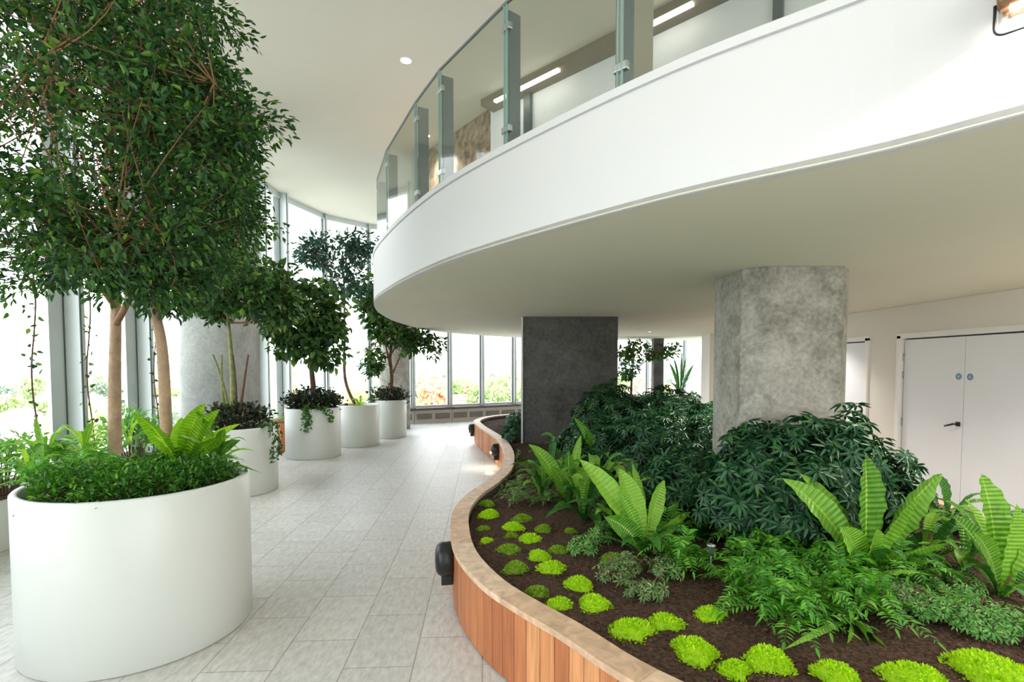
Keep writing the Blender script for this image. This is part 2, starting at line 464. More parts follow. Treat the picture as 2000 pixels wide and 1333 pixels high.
# outer line of the timber bed, from where its top edge shows
bed_px = [(1248, 1333), (1095, 1235), (1012, 1187), (942, 1139), (894, 1082), (883, 1034), (889, 995), (916, 964), (955, 938), (981, 912), (985, 881), (968, 855), (933, 831)]
ZB = 0.46
bedL = [at(x, y, ZB).to_2d() for x, y in bed_px]
bed_loop = bedL + [Vector(p) for p in ((-0.85, 11.9), (-0.45, 12.9), (0.5, 13.5), (1.8, 13.4), (3.1, 12.6), (3.9, 11.0), (4.15, 9.0), (4.15, 6.8), (4.1, 4.8), (3.9, 3.2), (3.4, 2.0), (2.5, 1.4), (1.6, 1.35), (1.0, 1.6))]
BED = resample(catmull(bed_loop, 10, True), 0.105, True)      # travels away along the path side: inside is to the right
BED_IN = offset_loop(BED, -0.135)
# edge of the mezzanine slab
slab_px = [(2000, 222), (1700, 300), (1300, 388), (1000, 470), (850, 520), (760, 565), (730, 592)]
slabL = [at(x, y, Z_SLAB0).to_2d() for x, y in slab_px]
slab_edge = [Vector(p) for p in ((5.43, -2.0), (4.2, -0.9), (3.2, 0.05), (2.4, 0.85))] + slabL + [Vector(p) for p in ((-2.13, 8.4), (-2.2, 10.3), (-1.85, 12.7), (-0.4, 15.0), (1.5, 16.5), (3.4, 17.2), (6.0, 17.5), (8.2, 17.5))]
SLAB = resample(catmull(slab_edge, 12), 0.12)
FAC = [Vector(p) for p in ((-5.5, -4.0), (-5.5, -2.1), (-5.5, -0.9), (-5.5, 0.3), (-5.5, 1.5), (-5.5, 2.7), (-5.5, 3.9), (-5.5, 5.1), (-5.5, 6.3), (-5.5, 7.5), (-5.5, 8.7), (-5.5, 9.9), (-5.5, 11.1), (-5.5, 12.25), (-5.05, 13.9), (-4.1, 14.9), (-2.95, 15.25), (-1.92, 15.75), (-0.97, 16.3), (0.05, 16.9), (1.2, 17.6), (2.4, 18.3), (3.7, 18.9), (5.1, 19.3), (6.6, 19.6), (8.2, 19.8))]

# ------------------------------------------------------------------ structure
def struct(o, label=None, cat=None):
    o['kind'] = 'structure'
    if label: o['label'] = label
    if cat: o['category'] = cat
    return o
m = MB(); poly = [(p.x, p.y) for p in FAC] + [(8.2, -4.0)]
m.prism(poly, -0.25, 0.0)
struct(m.build('floor', M['paving'], tri=True), 'pale grey stone slab floor of the curving walkway', 'floor')
m = MB(); m.prism(poly, Z_CEIL, Z_CEIL + 0.25)
struct(m.build('ceiling', M['ceiling'], tri=True), 'high smooth beige ceiling over the atrium', 'ceiling')

# mezzanine slab: underside, curved front, lip at the floor edge
def slab():
    root = struct(empty('mezzanine_slab', (0, 0, 0)), 'white curved mezzanine balcony slab sweeping over the planted bed', 'balcony')
    P = SLAB
    inner = [(8.2, -2.0)]
    a = MB()
    pl = [(p.x, p.y) for p in P] + inner
    a.prism(pl, Z_SLAB0 + 0.002, Z_SLAB0 + 0.03)
    a.build('soffit', M['soffit'], root, tri=True)
    pp = offset_loop(P, -0.05); pp[0] = P[0]; pp[-1] = P[-1]
    a = MB(); a.prism([(p.x, p.y) for p in pp] + inner, Z_SLAB0 + 0.03, Z_SLAB1 - 0.01)
    a.build('deck', M['fascia'], root, tri=True)
    def strip(prof, name, sm=True):
        V = []; Fc = []; n = len(P); k = len(prof)
        for i in range(n):
            t = (P[min(i + 1, n - 1)] - P[max(i - 1, 0)]).normalized()
            nx, ny = -t.y, t.x
            for o_, z in prof: V.append((P[i].x + nx * o_, P[i].y + ny * o_, z))
        for i in range(n - 1):
            for j in range(k - 1): Fc.append((i * k + j, (i + 1) * k + j, (i + 1) * k + j + 1, i * k + j + 1))
        b = MB(); b.add(V, Fc, 0, False)
        o = b.build(name, M['fascia'], root)
        return o
    strip([(-0.06, Z_SLAB0), (-0.008, Z_SLAB0), (0.0, Z_SLAB0 + 0.008), (0.0, Z_SLAB1 - 0.062), (-0.012, Z_SLAB1 - 0.058), (-0.012, Z_SLAB1 - 0.048), (0.006, Z_SLAB1 - 0.046), (0.008, Z_SLAB1 - 0.004), (0.004, Z_SLAB1), (-0.2, Z_SLAB1)], 'fascia')
    return root
slab()
m = MB(); m.box((-2.0, -3.95, Z_CEIL / 2), (7.0, 0.1, Z_CEIL)); struct(m.build('wall_back_light_block', M['wall']), 'cream wall added behind the viewer to hold back light', 'wall')  # unseen wall added to cut light on the planter and balcony front
m = MB(); m.box((6.9, 14.85, Z_SLAB0 / 2 + 0), (2.6, 0.3, Z_SLAB0)); struct(m.build('wall_far', M['wall']), 'white end wall turning away beside the far windows', 'wall')

# right wall with its doors (openings are real gaps between wall pieces)
XW = 5.43
doors = [(5.17, 7.17, 2.13), (7.83, 8.83, 2.13), (12.1, 13.0, 2.13)]
m = MB(); y0 = -3.9
for a, b, h in doors:
    m.box((XW + 0.1, (y0 + a) / 2, Z_SLAB0 / 2), (0.2, a - y0, Z_SLAB0))
    m.box((XW + 0.1, (a + b) / 2, (h + Z_SLAB0) / 2), (0.2, b - a, Z_SLAB0 - h))
    y0 = b
m.box((XW + 0.1, (y0 + 14.7) / 2, Z_SLAB0 / 2), (0.2, 14.7 - y0, Z_SLAB0))
m.box((XW - 0.09, 13.75, Z_SLAB0 / 2), (0.18, 0.26, Z_SLAB0))
struct(m.build('wall_right', M['wall']), 'cream painted wall with white doors at the back of the bed', 'wall')
for i, (a, b, h) in enumerate(doors):
    root = struct(empty('door_%d' % (i + 1), (XW, (a + b) / 2, 0)))
    L = lambda x, y, z: (x - XW, y - (a + b) / 2, z)
    fr = MB()
    fr.box(L(XW + 0.04, a - 0.005, h / 2), (0.14, 0.07, h + 0.04)); fr.box(L(XW + 0.04, b + 0.005, h / 2), (0.14, 0.07, h + 0.04))
    fr.box(L(XW + 0.04, (a + b) / 2, h + 0.01), (0.14, b - a + 0.08, 0.07))
    fr.build('door_frame', M['doorframe'], root, bevel=0.004)
    gp = MB(); gp.box(L(XW + 0.09, (a + b) / 2, h / 2), (0.01, b - a, h)); gp.build('dark_gap_sheet', M['gap'], root)  # dark sheet across the opening, standing for shade in the gaps
    leaves = [(a + 0.045, (a + b) / 2 - 0.003), ((a + b) / 2 + 0.003, b - 0.045)] if i == 0 else [(a + 0.045, b - 0.045)]
    for k, (c, d) in enumerate(leaves):
        lf = MB(); lf.box(L(XW + 0.045, (c + d) / 2, h / 2 - 0.015), (0.045, d - c, h - 0.055))
        lo = lf.build('door_leaf', M['door'], root, bevel=0.003)
        hy = (d - 0.0) if (i == 0 and k == 1) else c
        for hz in (0.25, 0.95, 1.6, 1.85):
            hb = MB(); hb.tube([L(XW + 0.018, hy + (0.008 if (i == 0 and k == 1) else -0.008), hz - 0.05), L(XW + 0.018, hy + (0.008 if (i == 0 and k == 1) else -0.008), hz + 0.05)], 0.009)
            hb.build('hinge', M['steel'], lo)
        if i == 0:
            ys = (c + 0.075) if k == 1 else (d - 0.075)
            sg = MB(); sg.lathe([(0.0, 0.0), (0.042, 0.0), (0.042, 0.004), (0.0, 0.004)], n=28, sm=False)
            so = sg.build('disc_sign', M['signblue'], lo); so.rotation_euler = (0, math.radians(-90), 0); so.location = L(XW + 0.022, ys - (0 if k else 0), 1.60)
            sw = MB(); sw.lathe([(0.036, 0), (0.039, 0), (0.039, 0.0006), (0.036, 0.0006)], n=28, sm=False); sw.box((0, 0, 0.0003), (0.006, 0.036, 0.0006)); sw.box((0.014, 0, 0.0003), (0.006, 0.028, 0.0006)); sw.box((-0.014, 0, 0.0003), (0.006, 0.028, 0.0006))
            w2 = sw.build('sign_marking', M['signwhite'], lo); w2.rotation_euler = (0, math.radians(-90), 0); w2.location = L(XW + 0.0175, ys, 1.60)
    hd = MB()
    hyy = (a + b) / 2 + 0.06 if i == 0 else a + 0.12
    hd.tube([L(XW + 0.02, hyy, 1.02), L(XW - 0.055, hyy, 1.02)], 0.011); hd.tube([L(XW - 0.05, hyy - 0.005, 1.02), L(XW - 0.05, hyy + 0.11, 0.985)], 0.012)
    hd.box(L(XW + 0.018, hyy, 1.02), (0.012, 0.055, 0.055))
    hd.build('door_handle', M['black'], root)

# facade windows: one bay between each two mullions
nb = 0
for i in range(1, len(FAC) - 1):
    a, b = FAC[i], FAC[i + 1]
    t = (b - a); Ln = t.length; t.normalize(); nrm = Vector((t.y, -t.x)); ang = math.atan2(t.y, t.x)
    if nrm.x < 0 and i < 14: nrm = -nrm
    far = i >= 14
    nb += 1
    root = struct(empty('window_%d' % nb, (a.x, a.y, 0)))
    mid = (b - a) / 2
    zb = 0.44
    g = MB(); g.box((mid.x, mid.y, (zb + Z_CEIL) / 2), (Ln, 0.012, Z_CEIL - zb), ang); g.build('window_pane', M['glass'], root)
    fr = MB()
    fr.box((mid.x, mid.y, zb + 0.04), (Ln, 0.10, 0.07), ang); fr.box((mid.x, mid.y, Z_CEIL - 0.06), (Ln, 0.12, 0.12), ang)
    fr.build('window_frame', M['alu'], root)
    mu = MB()
    dpt = 0.24 if not far else 0.14
    q = nrm * (dpt / 2)
    mu.box((q.x, q.y, Z_CEIL / 2), (0.07, dpt, Z_CEIL), ang)
    if not far: mu.box((-t.x * 0.14 + nrm.x * 0.02, -t.y * 0.14 + nrm.y * 0.02, Z_CEIL / 2), (0.20, 0.04, Z_CEIL), ang)
    else: mu.box((-t.x * 0.06, -t.y * 0.06, Z_CEIL / 2), (0.06, 0.05, Z_CEIL), ang)
    mo = mu.build('mullion', M['alu'], root)
    gk = MB(); e = nrm * dpt
    gk.box((e.x - t.x * 0.03, e.y - t.y * 0.03, Z_CEIL / 2), (0.018, 0.012, Z_CEIL - 0.002), ang)
    gk.box((nrm.x * 0.04 - t.x * 0.04, nrm.y * 0.04 - t.y * 0.04, Z_CEIL / 2), (0.015, 0.02, Z_CEIL - 0.002), ang)
    gk.build('gasket', M['alu_dark'], mo)
    us = MB(); us.box((mid.x + nrm.x * 0.08, mid.y + nrm.y * 0.08, 0.2), (Ln, 0.2, 0.40), ang)
    us.build('upstand', M['upstand'], root)
    if far:
        for k in range(2):
            c = a + t * Ln * (0.25 + 0.5 * k) - a
            v = MB(); v.box((c.x + nrm.x * 0.19, c.y + nrm.y * 0.19, 0.19), (Ln * 0.40, 0.03, 0.16), ang); v.build('dark_recess_panel', M['upstand_dark'], root)  # flat dark panel in place of the recess in the upstand
    s_ = MB(); s_.box((mid.x + nrm.x * 0.12, mid.y + nrm.y * 0.12, 0.42), (Ln, 0.40, 0.07), ang)
    s_.build('window_sill', M['sill'], root, bevel=0.004)

# concrete pillars
def rect_pillar(label, cx, cy, hx, hy, ch, z1, mat):
    P = [(cx - hx + ch, cy - hy), (cx + hx - ch, cy - hy), (cx + hx, cy - hy + ch), (cx + hx, cy + hy - ch), (cx + hx - ch, cy + hy), (cx - hx + ch, cy + hy), (cx - hx, cy + hy - ch), (cx - hx, cy - hy + ch)]
    m = MB(); m.prism(P, 0.0, z1)
    o = m.build('concrete_pillar', mat); struct(o, label, 'pillar'); return o
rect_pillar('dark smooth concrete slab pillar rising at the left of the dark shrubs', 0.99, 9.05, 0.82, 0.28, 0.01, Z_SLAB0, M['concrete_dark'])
pc = at(1450, 536, Z_SLAB0)
m = MB(); m.box((0.172, 8.758, Z_SLAB0 / 2), (0.03, 0.03, Z_SLAB0 - 0.01)); o = m.build('trim_3', M['alu']); o['kind'] = 'structure'
rect_pillar('mottled grey concrete pillar with chamfered corners in front of the white doors', 2.42, 4.70, 0.455, 0.42, 0.13, Z_SLAB0, M['concrete'])
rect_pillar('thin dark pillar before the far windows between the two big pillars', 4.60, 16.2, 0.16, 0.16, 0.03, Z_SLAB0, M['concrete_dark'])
def round_pillar(label, cx, cy, r, z1, mat):
    m = MB(); m.lathe([(r, 0), (r, z1)], (cx, cy, 0), 64, cap0=True, cap1=True)
    return struct(m.build('concrete_column', mat), label, 'column')
round_pillar('thick round concrete column behind the trees at the left windows', -4.75, 8.35, 0.57, Z_CEIL, M['concrete_pale'])
round_pillar('round concrete column behind the farthest white planter', -3.18, 13.9, 0.40, Z_CEIL, M['concrete'])

# upper floor rooms seen through the balustrade glass
def wallseg(name, p, q, z0, z1, mat, th=0.1, parent=None):
    p, q = Vector(p), Vector(q); c = (p + q) / 2; d = q - p
    m = MB(); m.box((c.x, c.y, (z0 + z1) / 2), (d.length, th, z1 - z0), math.atan2(d.y, d.x))
    return m.build(name, mat, parent)
M['upwall'] = plain('upper_white_wall', (0.88, 0.88, 0.94), 0.6, var=0.02)
M['upbrown'] = plain('upper_mottled_wall', (0.33, 0.24, 0.17), 0.8, var=0.6, scale=9)
M['band'] = plain('ceiling_band', (0.26, 0.22, 0.17), 0.8, var=0.05)
struct(wallseg('wall_upper', (-0.3, 8.2), (4.6, 3.6), Z_SLAB1, Z_CEIL, M['upwall']), 'bluish white wall of the upper floor behind the glass balustrade', 'wall')
struct(wallseg('wall_upper_back', (-1.85, 10.2), (-0.3, 8.2), Z_SLAB1, Z_CEIL, M['upbrown']), 'mottled brown wall on the upper floor behind the glass', 'wall')
struct(wallseg('wall_upper_end', (-1.85, 10.2), (-1.5, 13.0), Z_SLAB1, Z_CEIL, M['upwall']), 'white wall at the far end of the upper floor', 'wall')
t_ = MB(); c = Vector((2.05, 5.78)); t_.box((c.x, c.y, Z_CEIL - 0.05), (6.6, 0.34, 0.1), math.atan2(-4.6, 4.9)); struct(t_.build('trim_1', M['band']))
for (a, b) in (((-0.25, 7.75), (0.62, 6.93)), ((1.50, 6.12), (1.95, 5.69))):
    o = wallseg('linear_ceiling_light', a, b, Z_CEIL - 0.13, Z_CEIL - 0.1, M['lamp_soft'], 0.06)
    nm = 'long' if a[0] < 0 else 'short'
    tag(o, nm + (' white strip light on the upper ceiling behind the glass, left of the beige pier' if a[0] < 0 else ' white strip light on the upper ceiling, right of the beige pier'), 'ceiling light')
m = MB(); m.box((1.1, 4.75, (Z_SLAB1 + Z_CEIL) / 2), (0.26, 0.26, Z_CEIL - Z_SLAB1), 0.1)
M['pier'] = plain('pier_taupe', (0.36, 0.33, 0.27), 0.8)
struct(m.build('upper_pier', M['pier']), 'square beige pier on the upper floor behind the balustrade', 'pillar')
m = MB(); d_ = math.atan2(-4.6, 4.9)
for (px_, wd) in ((1038, 0.12), (1510, 0.09)):
    r_ = (px_ - 1000) / 1000.0; yy = (8.2 - 0.3 * 4.6 / 4.9) / (1 + r_ * 4.6 / 4.9); m.box((r_ * yy - 0.06, yy - 0.06, (Z_SLAB1 + Z_CEIL) / 2), (wd, 0.06, Z_CEIL - Z_SLAB1), d_)
struct(m.build('trim_2', M['post']))

# ------------------------------------------------------------------ glass balustrade
def balustrade():
    root = tag(empty('glass_balustrade'), 'curved clear glass balustrade with steel fin posts on the mezzanine edge', 'balustrade')
    base_px = [(745, 460), (772, 405), (835, 365), (955, 290), (1180, 170)]
    P = [at(x, y, Z_SLAB1).to_2d() for x, y in base_px]
    P = [Vector((-2.12, 10.6)), Vector((-2.08, 9.2)), Vector((-1.98, 7.9)), Vector((-1.72, 6.75))] + P + [Vector((1.36, 1.93)), Vector((2.3, 0.95)), Vector((3.1, 0.1))]
    # keep posts 5 cm behind the slab edge
    Q = []
    for p in P:
        k = min(range(len(SLAB)), key=lambda i: (SLAB[i] - p).length)
        t = (SLAB[min(k + 1, len(SLAB) - 1)] - SLAB[max(k - 1, 0)]).normalized()
        Q.append(SLAB[k] + Vector((t.y, -t.x)) * 0.06)
    H = 0.93
    for i, p in enumerate(Q):
        t = (Q[min(i + 1, len(Q) - 1)] - Q[max(i - 1, 0)]).normalized(); n_ = Vector((-t.y, t.x)); ang = math.atan2(t.y, t.x)
        pm = MB(); c = p + n_ * 0.072
        pm.box((c.x, c.y, Z_SLAB1 + H / 2), (0.018, 0.10, H), ang)
        po = pm.build('post', M['post'], root, bevel=0.003)
        for zz in (0.14, H - 0.12):
            cm = MB(); cc = p + n_ * 0.01
            cm.box((cc.x, cc.y, Z_SLAB1 + zz), (0.09, 0.034, 0.045), ang)
            cm.build('clamp', M['steel'], po, bevel=0.006)
        bp = MB(); bp.box((c.x, c.y, Z_SLAB1 + 0.008), (0.09, 0.13, 0.016), ang); bp.build('base_plate', M['steel'], po)
    for a, b in zip(Q, Q[1:]):
        d = b - a; L_ = d.length; ang = math.atan2(d.y, d.x); g = 0.014
        c = (a + b) / 2
        gm = MB(); gm.box((c.x, c.y, Z_SLAB1 + 0.03 + H / 2), (L_ - 2 * g, 0.014, H), ang)
        gm.build('glass_panel', M['glass_bal'], root)
        for s_ in (-1, 1):
            ed = MB(); e = c + d.normalized() * s_ * (L_ / 2 - g)
            ed.box((e.x, e.y, Z_SLAB1 + 0.03 + H / 2), (0.006, 0.016, H), ang)
            ed.build('glass_edge', M['glass_edge'], root)
    hr = MB(); hr.tube([(p.x, p.y, Z_SLAB1 + H + 0.035) for p in Q], 0.011, 8); hr.build('top_rail', M['post'], root)
    rr = MB(); 
    return Q
balustrade()

# ------------------------------------------------------------------ timber bed
def timber_bed():
    root = tag(empty('raised_timber_bed'), 'long raised bed with curving cedar board side and pale timber cap', 'raised bed')
    n = len(BED)
    b = MB(); inn = offset_loop(BED, -0.022); rr = random.Random(3)
    for i in range(n):
        p, q = BED[i], BED[(i + 1) % n]; p2, q2 = inn[i], inn[(i + 1) % n]
        g = (q - p) * 0.018
        P = [(p.x + g.x, p.y + g.y), (q.x - g.x, q.y - g.y), (q2.x - g.x, q2.y - g.y), (p2.x + g.x, p2.y + g.y)]
        z0 = 0.012; z1 = ZB - 0.035
        b.prism(P, z0, z1)
    b.build('cladding', M['board'], root)
    # backing wall behind the boards
    i2 = offset_loop(BED, -0.024); i3 = offset_loop(BED, -0.12)
    def ring(A, B, z0, z1, name, mat, step=1, gap=0.0):
        mm = MB(); n = len(A)
        for k in range(0, n, step):
            idx = [(k + j) % n for j in range(step + 1)] if k + step <= n else [(k + j) % n for j in range(n - k + 1)]
            Pa = [A[j].copy() for j in idx]; Pb = [B[j].copy() for j in idx]
            if gap:
                t0 = (Pa[1] - Pa[0]).normalized() * gap; t1 = (Pa[-1] - Pa[-2]).normalized() * gap
                Pa[0] += t0; Pb[0] += t0; Pa[-1] -= t1; Pb[-1] -= t1
            m_ = len(Pa)
            V = [(p.x, p.y, z0) for p in Pa] + [(p.x, p.y, z0) for p in Pb] + [(p.x, p.y, z1) for p in Pa] + [(p.x, p.y, z1) for p in Pb]
            Fc = []
            for j in range(m_ - 1):
                Fc += [(j, j + 1, m_ + j + 1, m_ + j), (2 * m_ + j, 2 * m_ + j + 1, 3 * m_ + j + 1, 3 * m_ + j), (j, j + 1, 2 * m_ + j + 1, 2 * m_ + j), (m_ + j, m_ + j + 1, 3 * m_ + j + 1, 3 * m_ + j)]
            Fc += [(0, m_, 3 * m_, 2 * m_), (m_ - 1, 2 * m_ - 1, 4 * m_ - 1, 3 * m_ - 1)]
            mm.add(V, Fc)
        return mm.build(name, mat, root)
    ring(i2, i3, 0.0, ZB - 0.04, 'backing', M['gap'])
    oc = offset_loop(BED, 0.014); ic = offset_loop(BED, -0.135)
    o = ring(oc, ic, ZB - 0.034, ZB, 'cap', M['cap'], 9, 0.0006)
    bm_ = o.modifiers.new('bevel', 'BEVEL'); bm_.width = 0.003; bm_.segments = 2; bm_.limit_method = 'ANGLE'
    # soil surface
    inn = offset_loop(BED, -0.10)
    xs = [p.x for p in inn]; ys = [p.y for p in inn]
    x0, x1, y0, y1 = min(xs), max(xs), min(ys), max(ys)
    st = 0.05; nx = int((x1 - x0) / st) + 1; ny = int((y1 - y0) / st) + 1
    idx = {}; V = []; Q = []
    pl = [(p.x, p.y) for p in inn]
    for j in range(ny):
        for i in range(nx):
            x = x0 + i * st; y = y0 + j * st
            if inside(x, y, pl):
                z = 0.385 + 0.02 * noise.noise((x * 2, y * 2, 0)) + 0.022 * noise.noise((x * 11, y * 11, 3))
                idx[(i, j)] = len(V); V.append((x, y, z))
    for (i, j) in idx:
        if (i + 1, j) in idx and (i, j + 1) in idx and (i + 1, j + 1) in idx:
            Q.append((idx[(i, j)], idx[(i + 1, j)], idx[(i + 1, j + 1)], idx[(i, j + 1)]))
    link('soil', fast('soil', V, Q, True), M['soil'], root)
    # bark chips lying in the soil
    rr = random.Random(9); mm = MB()
    for k in range(2600):
        px_ = rr.uniform(900, 2000); py_ = rr.uniform(960, 1333)
        p = at(px_, py_, 0.39)
        if not inside(p.x, p.y, pl): continue
        z = 0.385 + 0.02 * noise.noise((p.x * 2, p.y * 2, 0)) + 0.022 * noise.noise((p.x * 11, p.y * 11, 3))
        s = rr.uniform(0.008, 0.02)
        mm.box((p.x, p.y, z + 0.003), (s, s * rr.uniform(0.3, 0.6), s * 0.5), rr.uniform(0, 3.14))
    o = mm.build('bark_chips', M['mulch'], root); o['kind'] = 'stuff'
    return root
timber_bed()
SOIL = 0.385

# ------------------------------------------------------------------ leaves
def unit(a): return a / np.maximum(1e-9, np.linalg.norm(a, axis=-1, keepdims=True))
def leaf_arr(P, D, N, L, W, fold=0.25, bend=0.15):
    """P base points, D directions, N rough normals (n,3); L, W lengths and widths (n,)"""
    P = np.asarray(P, float); D = unit(np.asarray(D, float)); N = np.asarray(N, float)
    S = unit(np.cross(D, N)); N = np.cross(S, D)
    L = np.asarray(L, float)[:, None]; W = np.asarray(W, float)[:, None]
    up = N * W * fold
    dn = -N * L * bend
    v0 = P; v3 = P + D * L + dn
    a = P + D * L * 0.30 + dn * 0.15; b = P + D * L * 0.68 + dn * 0.5
    v1 = a - S * W * 0.5 + up; v5 = a + S * W * 0.5 + up
    v2 = b - S * W * 0.40 + up * 0.8; v4 = b + S * W * 0.40 + up * 0.8
    V = np.stack([v0, v1, v2, v3, v4, v5], 1).reshape(-1, 3)
    n = len(P); k = np.arange(n)[:, None] * 6
    Q = np.concatenate([k + np.array([[0, 3, 2, 1]]), k + np.array([[0, 5, 4, 3]])], 1).reshape(-1, 4)
    return V, Q
class Arr:
    def __init__(s): s.V = []; s.Q = []; s.n = 0
    def add(s, V, Q): s.V.append(V); s.Q.append(np.asarray(Q) + s.n); s.n += len(V)
    def leaves(s, *a, **k): s.add(*leaf_arr(*a, **k))
    def tube(s, pts, rad, n=5): s.add(*tube_arr(pts, rad, n))
    def build(s, name, mat, parent=None, smooth=False):
        return link(name, fast(name, np.concatenate(s.V), np.concatenate(s.Q), smooth), mat, parent)
def rnd_dirs(g, n):
    v = g.normal(size=(n, 3)); return unit(v)

def tree(name, label, cat, base, trunk, r0, blobs, ncl, per, L, W, lmat, bmat=None, limbs=8, seed=1, clr=0.16, extra=(), group=None, tmat=None, twig_r=0.006, shell=0.45):
    """trunk: world points; blobs: (centre, radii, weight) ellipsoids that hold the crown"""
    g = np.random.default_rng(seed)
    root = tag(empty(name, base), label, cat, group)
    B = Vector(base)
    T = catmull([Vector(p) - B for p in trunk], 8)
    n = len(T); rad = [r0 * (1 - 0.72 * (i / (n - 1)) ** 1.2) for i in range(n)]
    rad[0] *= 1.18; rad[1] *= 1.06
    tr = Arr(); tr.tube(T, rad, 14)
    tr.build('trunk', tmat or M['bark'], root, True)
    br = Arr(); pts = []
    lows = [i for i in range(n) if T[i].z > T[-1].z * 0.0 + (min(c[2] - r[2] for c, r, w_ in blobs) - B.z) - 0.05]
    if not lows: lows = [n - 1]
    W_ = np.array([w_ for c, r, w_ in blobs], float); W_ /= W_.sum()
    for k in range(limbs):
        i0 = lows[min(len(lows) - 1, int(k / limbs * len(lows)))]
        c, r, _ = blobs[g.choice(len(blobs), p=W_)]
        a = 2.4 * k + g.uniform(-0.4, 0.4)
        e = Vector(c) - B + Vector((math.cos(a) * r[0] * 0.72, math.sin(a) * r[1] * 0.72, g.uniform(-0.1, 0.75) * r[2]))
        mid = T[i0].lerp(e, 0.5) + Vector((0, 0, -0.10 + g.uniform(-0.1, 0.05)))
        Z = bez(T[i0], mid, e, 9)
        rr = rad[i0] * 0.62
        br.tube(Z, [rr * (1 - 0.8 * j / 9) + 0.003 for j in range(10)], 7)
        pts += [(z.x, z.y, z.z) for z in Z[2:]]
    pts += [(p.x, p.y, p.z) for p in T[lows[0]:]]
    PT = np.array(pts)
    # clusters
    C = []
    for k in range(ncl):
        c, r, _ = blobs[g.choice(len(blobs), p=W_)]
        d = rnd_dirs(g, 1)[0]; q = g.uniform(shell, 1) ** 0.5
        C.append(np.array(c) - np.array(B) + d * np.array(r) * q)
    for e in extra: C.append(np.array(e) - np.array(B))
    C = np.array(C)
    lf = Arr()
    for k, c in enumerate(C):
        d2 = ((PT - c) ** 2).sum(1) + 0.15 * np.maximum(0, PT[:, 2] - c[2]) ; near = np.argsort(d2)[:14]; j = int(near[int(g.integers(0, len(near)))]); s = PT[j]
        mid = (s + c) / 2 + np.array([0, 0, -0.04]) + g.normal(size=3) * 0.06
        Z = bez(s, mid, c, 5)
        br.tube(Z, [twig_r * (1 - 0.7 * q_ / 5) for q_ in range(6)], 4)
        npn = max(4, int(per * g.uniform(0.6, 1.4)))
        P = c + rnd_dirs(g, npn) * (g.uniform(0.15, 1, (npn, 1)) ** 0.6) * clr * np.array([1, 1, 0.75])
        # some leaves down the twig
        nt_ = npn // 3
        tt = g.uniform(0.35, 1, nt_); ia = np.minimum((tt * 5).astype(int), 4); fr = (tt * 5 - ia)[:, None]
        ZA = np.array([tuple(z) for z in Z]); P[:nt_] = ZA[ia] * (1 - fr) + ZA[ia + 1] * fr + g.normal(size=(nt_, 3)) * 0.03
        D = unit(P - c) * 0.8 + rnd_dirs(g, npn) * 0.7 + np.array([0, 0, -0.25]) + unit((c - s)[None]) * 0.4
        N = np.array([0, 0, 1.0]) + g.normal(size=(npn, 3)) * 0.55
        Ls = L * g.uniform(0.65, 1.2, npn)
        lf.leaves(P, D, N, Ls, Ls * (W / L) * g.uniform(0.85, 1.15, npn))
    br.build('branches', bmat or M['twig'], root, True)
    lf.build('foliage', lmat, root)
    return root

def bush(name, label, cat, base, rad, h, nwh, L, W, lmat, seed=1, kind='palm', group=None, parent_stem=True, skirt=0.0):
    g = np.random.default_rng(seed)
    root = tag(empty(name, base), label, cat, group)
    lf = Arr(); st = Arr()
    for k in range(nwh):
        d = rnd_dirs(g, 1)[0]; d[2] = abs(d[2]) if g.random() > skirt else d[2] * 0.4
        q = g.uniform(0.35, 1) ** 0.45
        c = np.array([d[0] * rad[0] * q, d[1] * rad[1] * q, h * 0.42 + d[2] * h * 0.58 * q])
        c += g.normal(size=3) * 0.02
        c[2] = max(c[2], 0.06)
        if k % 4 == 0:
            b0 = np.array([c[0] * 0.25, c[1] * 0.25, -0.01])
            st.tube(bez(b0, (b0 + c) / 2 + np.array([0, 0, 0.1]), c, 4), [0.008, 0.007, 0.005, 0.004, 0.003], 5)
        ax = unit(np.array([d[0] * 0.8, d[1] * 0.8, 0.5 + 0.6 * abs(d[2])]) + g.normal(size=3) * 0.3)
        if kind == 'palm':
            n = int(g.integers(7, 10)); a = np.arange(n) * 2 * math.pi / n + g.uniform(0, 6)
            u = unit(np.cross(ax, np.array([0.3, 0.2, 1.0]))); v = np.cross(ax, u)
            D = np.cos(a)[:, None] * u + np.sin(a)[:, None] * v + ax * 0.15 + np.array([0, 0, -0.25])
            P = np.repeat(c[None], n, 0) + D * 0.008
            Ls = L * g.uniform(0.75, 1.15) * g.uniform(0.85, 1.1, n)
            lf.leaves(P, D, np.repeat(ax[None], n, 0), Ls, Ls * W / L, bend=0.22)
        else:
            n = int(g.integers(6, 11))
            P = c + g.normal(size=(n, 3)) * L * 0.7
            D = ax + rnd_dirs(g, n) * 0.9
            N = np.array([0, 0, 1.0]) + g.normal(size=(n, 3)) * 0.5
            Ls = L * g.uniform(0.6, 1.2, n)
            lf.leaves(P, D, N, Ls, Ls * W / L)
    if parent_stem: st.build('stems', M['darkstem'], root, True)
    lf.build('foliage', lmat, root)
    return root

